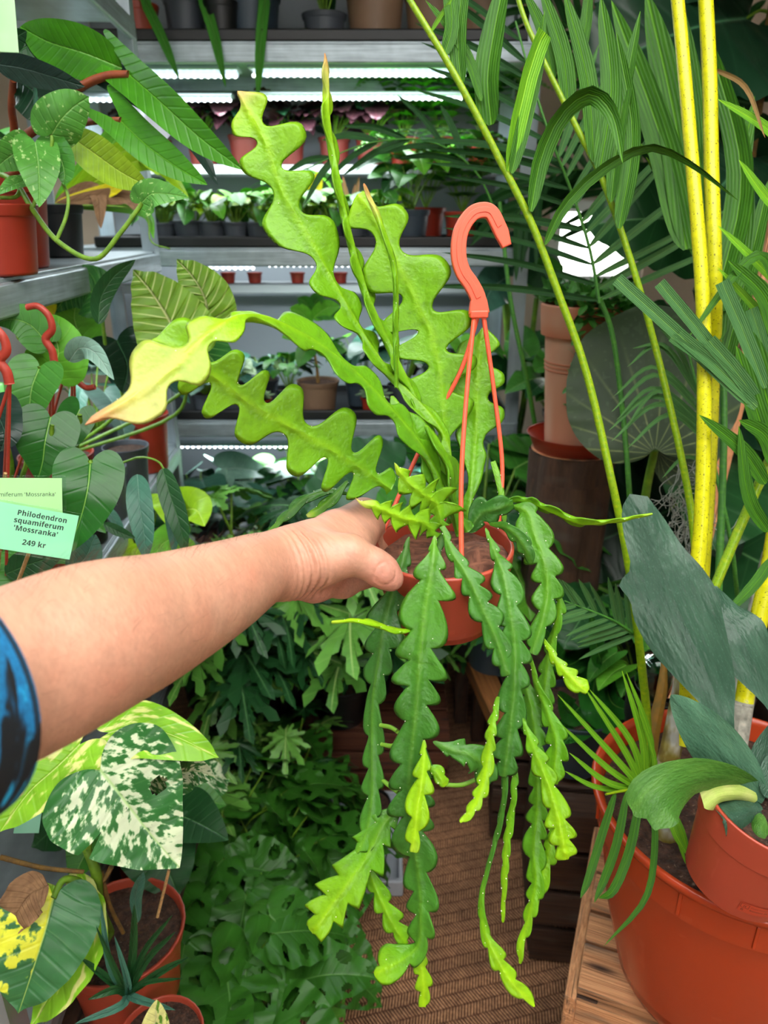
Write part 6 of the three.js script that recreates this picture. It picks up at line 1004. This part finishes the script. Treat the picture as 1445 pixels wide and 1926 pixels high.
{ const c = at(290, 1925, .86), b = V(c.x, BEN + .001, c.z - .06), g = thing('cream_leaf_plant', 'plant with a cream and green leaf tip at the bottom edge of the picture', 'plant', b); addPot(g, .04, .06, M.black); part(g, 'stem', tube([b.clone().add(V(0, .05, 0)), at(292, 1990, .93), at(290, 1960, .92)], [.0025, .002], 6), M.stemGreen); hleaf(g, [[290, 1965, .92], [292, 1930, .91], [295, 1880, .905]], 54, OUT.oval, G.cream, {}); }

// rows further in on the nearer rack
[['bushy', .40, 1, -.10, 1.0, 'bushy plant deep on the lower rack shelf behind the veined leaves'], ['broad', .05, 1, -.12, .95, 'broad-leaved plant deep on the lower rack shelf behind the hooks'], ['bushy', -.28, 1, -.14, 1.1, 'bushy plant deep on the lower rack shelf at the frame edge'], ['bushy', .45, 2, -.05, 1.0, 'bushy plant deep on the upper rack shelf by the corner post'], ['broad', .20, 2, -.12, .8, 'broad-leaved plant deep on the upper rack shelf behind the vine'], ['bushy', -.12, 2, -.14, 1.1, 'bushy plant deep on the upper rack shelf behind the long leaves'], ['teal', .52, 1, .10, .9, 'grey-green plant at the corner end of the lower rack shelf'], ['broad', .35, 0, .05, .9, 'broad-leaved plant on the bottom rack shelf under the cards'], ['bushy', .05, 0, .08, 1.2, 'bushy plant on the bottom rack shelf behind the marbled leaves']].forEach(([k, u, i, v, s, l], n) => plant(k, { bushy: 'leafy_plant', broad: 'broad_leaf_plant', teal: 'grey_leaf_plant' }[k], l, LR(u, SH[i] + .001, v), s, n * 1.6));
// ---------------------------------------------------------------- beyond the palm
function slatCrate(label, corner, ud, wU, wV, h, m) { // corner = front end towards the aisle
  const u = ud.clone().normalize(), v = V(u.z, 0, -u.x).negate(); if (v.z > 0) v.negate(); const turn = Math.atan2(-u.z, u.x), C = corner.clone().addScaledVector(u, wU / 2).addScaledVector(v, wV / 2);
  const g = thing('wooden_crate', label, 'crate', C); g.rotation.y = turn;
  const rows = Math.round(h / .095); for (let i = 0; i < rows; i++) { const y = (i + .5) * h / rows; for (const s of [-1, 1]) { lpart(g, 'slat', box(wU, h / rows - .014, .012, .002), m[i % m.length], V(0, y, s * (wV / 2 - .006))); lpart(g, 'slat', box(.012, h / rows - .014, wV - .026, .002), m[(i + 1) % m.length], V(s * (wU / 2 - .006), y, 0)); } }
  for (const sx of [-1, 1]) for (const sz of [-1, 1]) lpart(g, 'post', box(.035, h - .002, .03, .002), m[0], V(sx * (wU / 2 - .031), h / 2, sz * (wV / 2 - .028)));
  for (let i = 0; i < 4; i++) lpart(g, 'slat', box(wU - .03, .012, wV / 4 - .02, .002), m[i % m.length], V(0, h - .02, (i - 1.5) * wV / 4.4));
  return g;
}
slatCrate('weathered dark wooden crate standing on the woven mat', V(.315, 0, -1.12), V(.99, 0, .12), .46, .30, .42, M.crate);
slatCrate('weathered dark wooden crate behind the first one, along the rail', V(.275, 0, -1.46), V(.99, 0, .12), .46, .36, .34, M.crate);
{ // rail
  const a = V(.285, .385, -1.44), b = V(.205, .385, -2.02), g = thing('wooden_bench', 'low bench with a thick polished brown rail running along the aisle', 'bench', V(.42, 0, -1.86)); const L = .62, t = Math.atan2(-(b.z - a.z), b.x - a.x);
  const q = box(L, .05, .06, .006); q.rotateY(t); q.translate((a.x + b.x) / 2, .385, (a.z + b.z) / 2 ); part(g, 'rail', q, M.beam); 
  for (let i = 0; i < 4; i++) { const s = box(L, .018, .1, .003); s.rotateY(t); s.translate((a.x + b.x) / 2 + .09 + i * .108, .395, (a.z + b.z) / 2); part(g, 'plank', s, M.crate[i % 3]); }
  for (const [x, z] of [[.245, -1.95], [.62, -1.95], [.29, -1.86], [.62, -1.86]]) part(g, 'leg', box(.04, .36, .04, .003).translate(x, .18, z), M.crate[1]);
}
emptyPot('large slate pot of bare soil behind the big orange pot', V(.40, .423, -1.27), .09, .14, M.slate);
reseed(33);
{ const g = emptyPot('black pot with dark glossy foliage behind the palm trunks', V(.60, .423, -1.22), .085, .15, M.black); }
{ const b = V(.60, .405, -1.66), g = thing('aspidistra_plant', 'plant with long dark blades behind the low palm frond', 'plant', b); addPot(g, .08, .13, M.black); for (const [x1, y1, x2, y2, w] of [[1080, 1340, 1050, 1300, 60], [1120, 1330, 1180, 1390, 60], [1090, 1360, 1060, 1400, 80], [1150, 1320, 1200, 1340, 60], [1060, 1250, 1020, 1180, 50], [1130, 1240, 1110, 1150, 40]]) part(g, 'leaf', bentLeaf([b.clone().add(V(0, .12, 0)), at(x1, y1, 1.5), at(x2, y2, 1.4)], w * 1.4 / F, OUT.oval, { roll: 20 }), G.glossy); }
// tall mossy terracotta pot on a log
{
  const top = at(1105, 572, 1.48), h = .30, b = V(top.x, top.y - h, top.z), g = thing('mossy_pot', 'tall old terracotta pot with moss and creeping plants on a log', 'plant', b);
  lpart(g, 'pot', lathe([[0, .004], [.058, 0], [.062, .004], [.078, .225], [.0785, .238], [.088, .24], [.0925, .298], [.089, .302], [.082, .3], [.074, .23], [.055, .02], [0, .02]], 48), M.clay);
  for (const y of [.17, .178, .186]) lpart(g, 'groove_band', new THREE.TorusGeometry(.0755 - (.186 - y) * .075, .0018, 6, 48).rotateX(PI / 2), M.clay, V(0, y, 0));
  lpart(g, 'saucer', lathe([[0, -.002], [.085, -.002], [.098, .03], [.102, .032], [.098, .028], [.06, .004]], 48), M.redPot);
  const moss = [], geo = UL.ovalFlat; reseed(14);
  for (let i = 0; i < 420; i++) { const a = rr(-.4, 2.0), down = Math.pow(rnd(), 1.7) * .2, rd = mix(.093, .078, clamp(down / .24)) + rr(0, .02), q = geo.clone(); q.scale(.03, .03, .03); q.rotateX(rr(-1, 1)); q.rotateY(rr(0, 6)); q.translate(Math.sin(a) * rd, .3 - down + rr(-.01, .02), Math.cos(a) * rd); moss.push(q); }
  for (let i = 0; i < 300; i++) { const a = rr(0, 6.28), rd = Math.sqrt(rnd()) * .085, q = geo.clone(); q.scale(.03, .03, .03); q.rotateX(rr(-1.4, .4)); q.rotateY(rr(0, 6)); q.translate(Math.sin(a) * rd, .3 + rr(0, .03), Math.cos(a) * rd); moss.push(q); }
  const mm = lpart(g, 'moss', mergeGeometries(moss), G.mid); mm.userData.kind = 'stuff';
  const lg = thing('log_pedestal', 'upright log section under the mossy pot', 'log', V(b.x, .405, b.z)); const n = 40, pos = [], uv = [], idx = [], hh = b.y - .004 - .405; for (let j = 0; j <= 20; j++) for (let i = 0; i <= n; i++) { const a = i / n * 2 * PI, r = .088 * (1 + .06 * Math.sin(a * 7 + j * .2) + .05 * (fbm(i * .9, j * .5, 3) - .5)); pos.push(Math.cos(a) * r, j / 20 * hh, Math.sin(a) * r); uv.push(j / 6, i / n * 2); } for (let j = 0; j < 20; j++) for (let i = 0; i < n; i++) { const a = j * (n + 1) + i, q = a + n + 1; idx.push(a, q, a + 1, q, q + 1, a + 1); }
  lpart(lg, 'bark', build(pos, uv, idx), M.crate[0]); lpart(lg, 'end_grain', new THREE.CircleGeometry(.09, 40).rotateX(-PI / 2), M.pine, V(0, hh, 0));
}
// large round leaf
{
  const b = V(.56, .345, -1.40); b.set(.62, .0, -1.62); const g = thing('round_leaf_plant', 'plant with one big round dull green leaf behind the thin canes', 'plant', V(.93, .001, -1.42)); addPot(g, .10, .2, M.black);
  part(g, 'stem', tube([V(.93, .18, -1.42), V(.80, .45, -1.45), at(1195, 1100, 1.5), at(1215, 930, 1.35), at(1232, 845, 1.28)], [.011, .009, .007], 10, 24), M.stemGreen);
  part(g, 'leaf', bentLeaf([at(1232, 845, 1.26), at(1225, 760, 1.27), at(1210, 660, 1.29), at(1200, 575, 1.32)], .285, OUT.round, { roll: 0, fold: .05, wave: .03, waves: 4, k: 10 }), G.round);
  part(g, 'leaf', bentLeaf([at(1240, 850, 1.3), at(1275, 850, 1.3), at(1310, 830, 1.3), at(1350, 800, 1.32)], .12, OUT.round, { roll: 10 }), G.round);
}
// grey wiry moss
{ const c = at(1290, 940, 1.2); reseed(22); const ts = []; for (let i = 0; i < 90; i++) { const p = V(rr(-.03, .03), rr(-.08, .08), rr(-.02, .02)), pts = [p]; for (let k = 0; k < 4; k++) pts.push(pts[k].clone().add(V(rr(-.018, .018), rr(-.03, .012), rr(-.015, .015)))); ts.push(tube(pts, [.0007, .0006], 4, 12, false)); } const m = single('air_moss', 'tangle of grey wiry moss hanging behind the yellow canes', 'moss', mergeGeometries(ts), mat({ color: 0x8b8f86, roughness: .9 }), c); m.userData.kind = 'stuff'; }
// leaning pine board
{ const a = at(1440, 405, 1.25), b2 = at(1395, 830, 1.3); const g = single('pine_board', 'pale pine batten standing behind the cut palm leaflets', 'board', box(.03, .9, .02, .002), M.pine, V(a.x, a.y - .44, a.z)); g.rotation.z = R(-3); }
// feathery dark palm
{
  const b = V(.46, .345, -1.72), g = thing('kentia_palm', 'dark green feathery palm spreading behind the cactus hook', 'plant', V(.50, .404, -1.86)); addPot(g, .08, .13, M.black); reseed(55);
  const root = V(.50, .53, -1.86);
  part(g, 'stalk', tube([root, at(1190, 1080, 1.55), at(1185, 940, 1.3), at(1172, 780, 1.26), at(1150, 620, 1.22), at(1128, 560, 1.2)], [.006, .0045, .004], 8, 30), M.rachis);
  feather(g, [[1128, 570, 1.2], [1110, 470, 1.18], [1075, 360, 1.15], [1040, 270, 1.12], [1000, 150, 1.1], [970, 40, 1.08]], 15, 330, 13, M.palmDark, { ang: 68, droop: 20, dz: .04, taper: .25, r0: .003, r1: .0015, from: .0, sides: [-1] });
  feather(g, [[1128, 570, 1.2], [1110, 470, 1.18], [1075, 360, 1.15], [1040, 270, 1.12]], 12, 280, 15, M.palmGrey, { ang: 74, droop: 0, dz: .05, taper: .2, r0: .0028, r1: .0018, from: 0, sides: [1] });
  part(g, 'stalk', tube([root, at(1000, 760, 1.7), at(960, 560, 1.6), at(940, 380, 1.55)], [.006, .004], 8, 24), M.rachis);
  feather(g, [[945, 440, 1.55], [900, 330, 1.5], [820, 270, 1.45], [700, 268, 1.4], [560, 325, 1.35]], 5, 180, 12, M.palmDark, { ang: 35, droop: 20, dz: 0, from: .3, sides: [-1, 1] });
}
// arching dwarf palm leaves in front of the round leaf
{ const g = thing('dwarf_palm', 'small palm with thin arching leaflets crossing the round leaf', 'plant', V(.72, .424, -1.2)); addPot(g, .06, .1, M.black); const f = part(g, 'frond', tube([V(.72, .52, -1.2), at(1380, 1050, 1.15), at(1340, 860, 1.12), at(1315, 745, 1.1), at(1290, 640, 1.1)], [.004, .003, .002], 7, 24), M.rachis);
  for (const [sx, sy, mx, my, ex, ey, w] of [[1318, 750, 1240, 650, 1180, 690, 9], [1320, 765, 1230, 690, 1155, 745, 9], [1322, 780, 1235, 705, 1150, 775, 10], [1322, 790, 1230, 730, 1160, 790, 9], [1324, 800, 1240, 735, 1180, 800, 10], [1326, 806, 1230, 745, 1145, 810, 11], [1328, 812, 1240, 760, 1150, 830, 11], [1312, 740, 1250, 650, 1190, 655, 8], [1310, 735, 1270, 640, 1230, 600, 8], [1305, 720, 1270, 650, 1210, 580, 7], [1330, 830, 1260, 780, 1178, 845, 10], [1345, 880, 1290, 860, 1245, 900, 8]]) leaflet(f, [[sx, sy, 1.1], [mx, my, 1.07], [ex, ey, 1.05]], w, M.palmGrey, { roll: 20 }); }
// dark big-leaved plant and fillers along the far side
{ const b = V(.94, .001, -1.80), g = thing('rubber_plant', 'dark plant with very large blackish green leaves behind the yellow canes', 'plant', b); addPot(g, .14, .26, M.black); part(g, 'stem', tube([V(.94, .24, -1.80), V(.82, .9, -1.72), V(.76, 1.6, -1.68), V(.75, 2.2, -1.67)], [.014, .01], 8, 16), M.stemBrown); reseed(88);
  for (let i = 0; i < 22; i++) { const y = .55 + i * .078, az = i * 2.4, d = V(Math.cos(az), rr(-.4, .2), Math.sin(az) * .6 + .5), p = V(.765, y, -1.69).addScaledVector(d, .07); addLeaf(g, UL.broad, i % 3 ? G.dark : G.deep, p.clone().sub(b), d, V(0, .5, .8), rr(.28, .38), V(.765, y, -1.69).sub(b), M.stemGreen, .003); } }
{ const b = V(.62, .001, -2.64), g = thing('banana_plant', 'plant with pale upright stems and broad leaves in front of the far window', 'plant', b); addPot(g, .12, .22, M.black); reseed(90); for (const [x, y, ex, ey] of [[955, 520, 960, 740], [985, 480, 970, 740], [940, 430, 965, 760], [1010, 560, 985, 760]]) part(g, 'stem', tube([V(.62, .2, -2.64), V(.5, .7, -2.6), atZ(ex, ey, 2.35), atZ(x, y, 2.3)], [.014, .012, .008], 8, 14), M.stemGreen);
  for (const [x, y, ex, ey, w, m] of [[955, 520, 900, 590, .13, G.teal], [985, 480, 1050, 560, .12, G.deep], [940, 430, 880, 400, .12, G.deep], [1010, 560, 1060, 500, .12, G.mid], [960, 520, 990, 430, .12, G.teal], [950, 640, 1010, 690, .12, G.mid], [960, 700, 905, 740, .12, G.deep]]) part(g, 'leaf', bentLeaf([atZ(x, y, 2.3), atZ((x + ex) / 2, (y + ey) / 2 - 14, 2.26), atZ(ex, ey, 2.22)], w, OUT.oval, { roll: rr(-20, 20) }), m); }
[['broad', 1010, 900, 1.85, 1.0, .40, 'broad-leaved plant behind the hook strap, on the bench'], ['bushy', 1060, 960, 1.75, 1.1, .404, 'bushy plant on the bench below the mossy pot'], ['broad', 1190, 960, 2.4, 1.3, .001, 'broad-leaved plant in shade behind the log'], ['bushy', 1000, 1000, 1.9, 1.2, .404, 'bushy plant at the aisle edge of the bench'], ['broad', 1250, 900, 2.2, 1.6, .001, 'broad-leaved plant in shade behind the round leaf'], ['broad', 1500, 900, 2.0, 1.5, .001, 'broad-leaved plant in shade behind the rubber plant pot'], ['papaya', 985, 1300, 1.6, .75, .405, 'lobed-leaf plant alone behind the wooden rail'], ['fern', 1040, 880, 2.05, 1.4, .404, 'fern at the far end of the bench']].forEach(([k, x, y, z, s, h, l], i) => { const p = atZ(x, y, z); p.y = h; plant(k, { broad: 'broad_leaf_plant', bushy: 'leafy_plant', papaya: 'lobed_leaf_plant', fern: 'fern_plant' }[k], l, p, s, i * 1.4); });
// tall palms against the wall fill the upper corner
{ const b = V(1.25, .001, -2.3), g = thing('tall_palm', 'tall palm with drooping fronds against the wall beyond the yellow canes', 'plant', b); addPot(g, .15, .28, M.black); reseed(66); part(g, 'trunk', tube([V(1.25, .26, -2.3), V(1.2, 1.0, -2.28), V(1.15, 1.7, -2.25)], [.03, .025, .02], 10, 14), M.trunk);
  for (const P of [[[1230, 420, 2.2], [1180, 200, 2.1], [1080, 60, 2.0], [960, -10, 1.9]], [[1240, 420, 2.2], [1290, 200, 2.1], [1380, 80, 2.0], [1480, 60, 1.9]], [[1235, 420, 2.2], [1230, 200, 2.1], [1220, 0, 2.05], [1200, -150, 2.0]], [[1230, 430, 2.2], [1130, 330, 2.1], [1040, 330, 2.0], [960, 420, 1.95]]]) feather(g, P, 13, 170, 16, M.palmDark, { ang: 55, droop: 30, dz: .0, taper: .4 }); }
// green glass bell
{ const c = at(1240, 1265, 1.26), g = single('glass_bell', 'green glass bell jar behind the palm trunks', 'glass jar', lathe([[.0, .075], [.012, .074], [.028, .066], [.036, .048], [.038, .02], [.038, 0], [.0365, 0], [.0365, .02], [.0345, .047], [.027, .0645], [.012, .0722], [0, .073]], 36), mat({ color: 0x8fd0b0, transmission: 1, roughness: .05, thickness: .002, ior: 1.45 }), c.clone().add(V(0, -.035, 0)));
  const p = V(c.x, .423, c.z), pot = emptyPot('black pot carrying the green glass bell', p, .05, c.y - .035 - .423, M.black); }

[['bushy', V(.29, .405, -1.66), 1.4, 'bushy plant against the log on the second crate'], ['broad', V(.25, .405, -1.74), 1.45, 'broad-leaved plant at the aisle corner of the second crate'], ['bushy', V(.57, .423, -1.36), 1.1, 'bushy plant at the back of the first crate'], ['bushy', V(.25, .404, -1.93), 1.2, 'bushy plant at the far aisle corner of the bench'], ['broad', V(.56, .405, -1.52), .9, 'broad-leaved plant between the log and the palm trunks']].forEach(([k, p, s, l], i) => plant(k, { broad: 'broad_leaf_plant', bushy: 'leafy_plant' }[k], l, p, s, i * 1.9 + .4));

slatCrate('tall weathered crate tower beyond the bench, topped with plants', V(.47, 0, -2.14), V(1, 0, 0), .34, .28, .80, M.crate);
[['bushy', V(.54, .802, -2.2), 1.2, 'bushy plant on the tall crate at the aisle side'], ['broad', V(.68, .802, -2.24), .95, 'broad-leaved plant on the tall crate'], ['bushy', V(.60, .802, -2.36), 1.3, 'bushy plant at the back of the tall crate']].forEach(([k, p, s, l], i) => plant(k, { broad: 'broad_leaf_plant', bushy: 'leafy_plant' }[k], l, p, s, i * 1.9 + .9));
renderer.render(scene, camera);
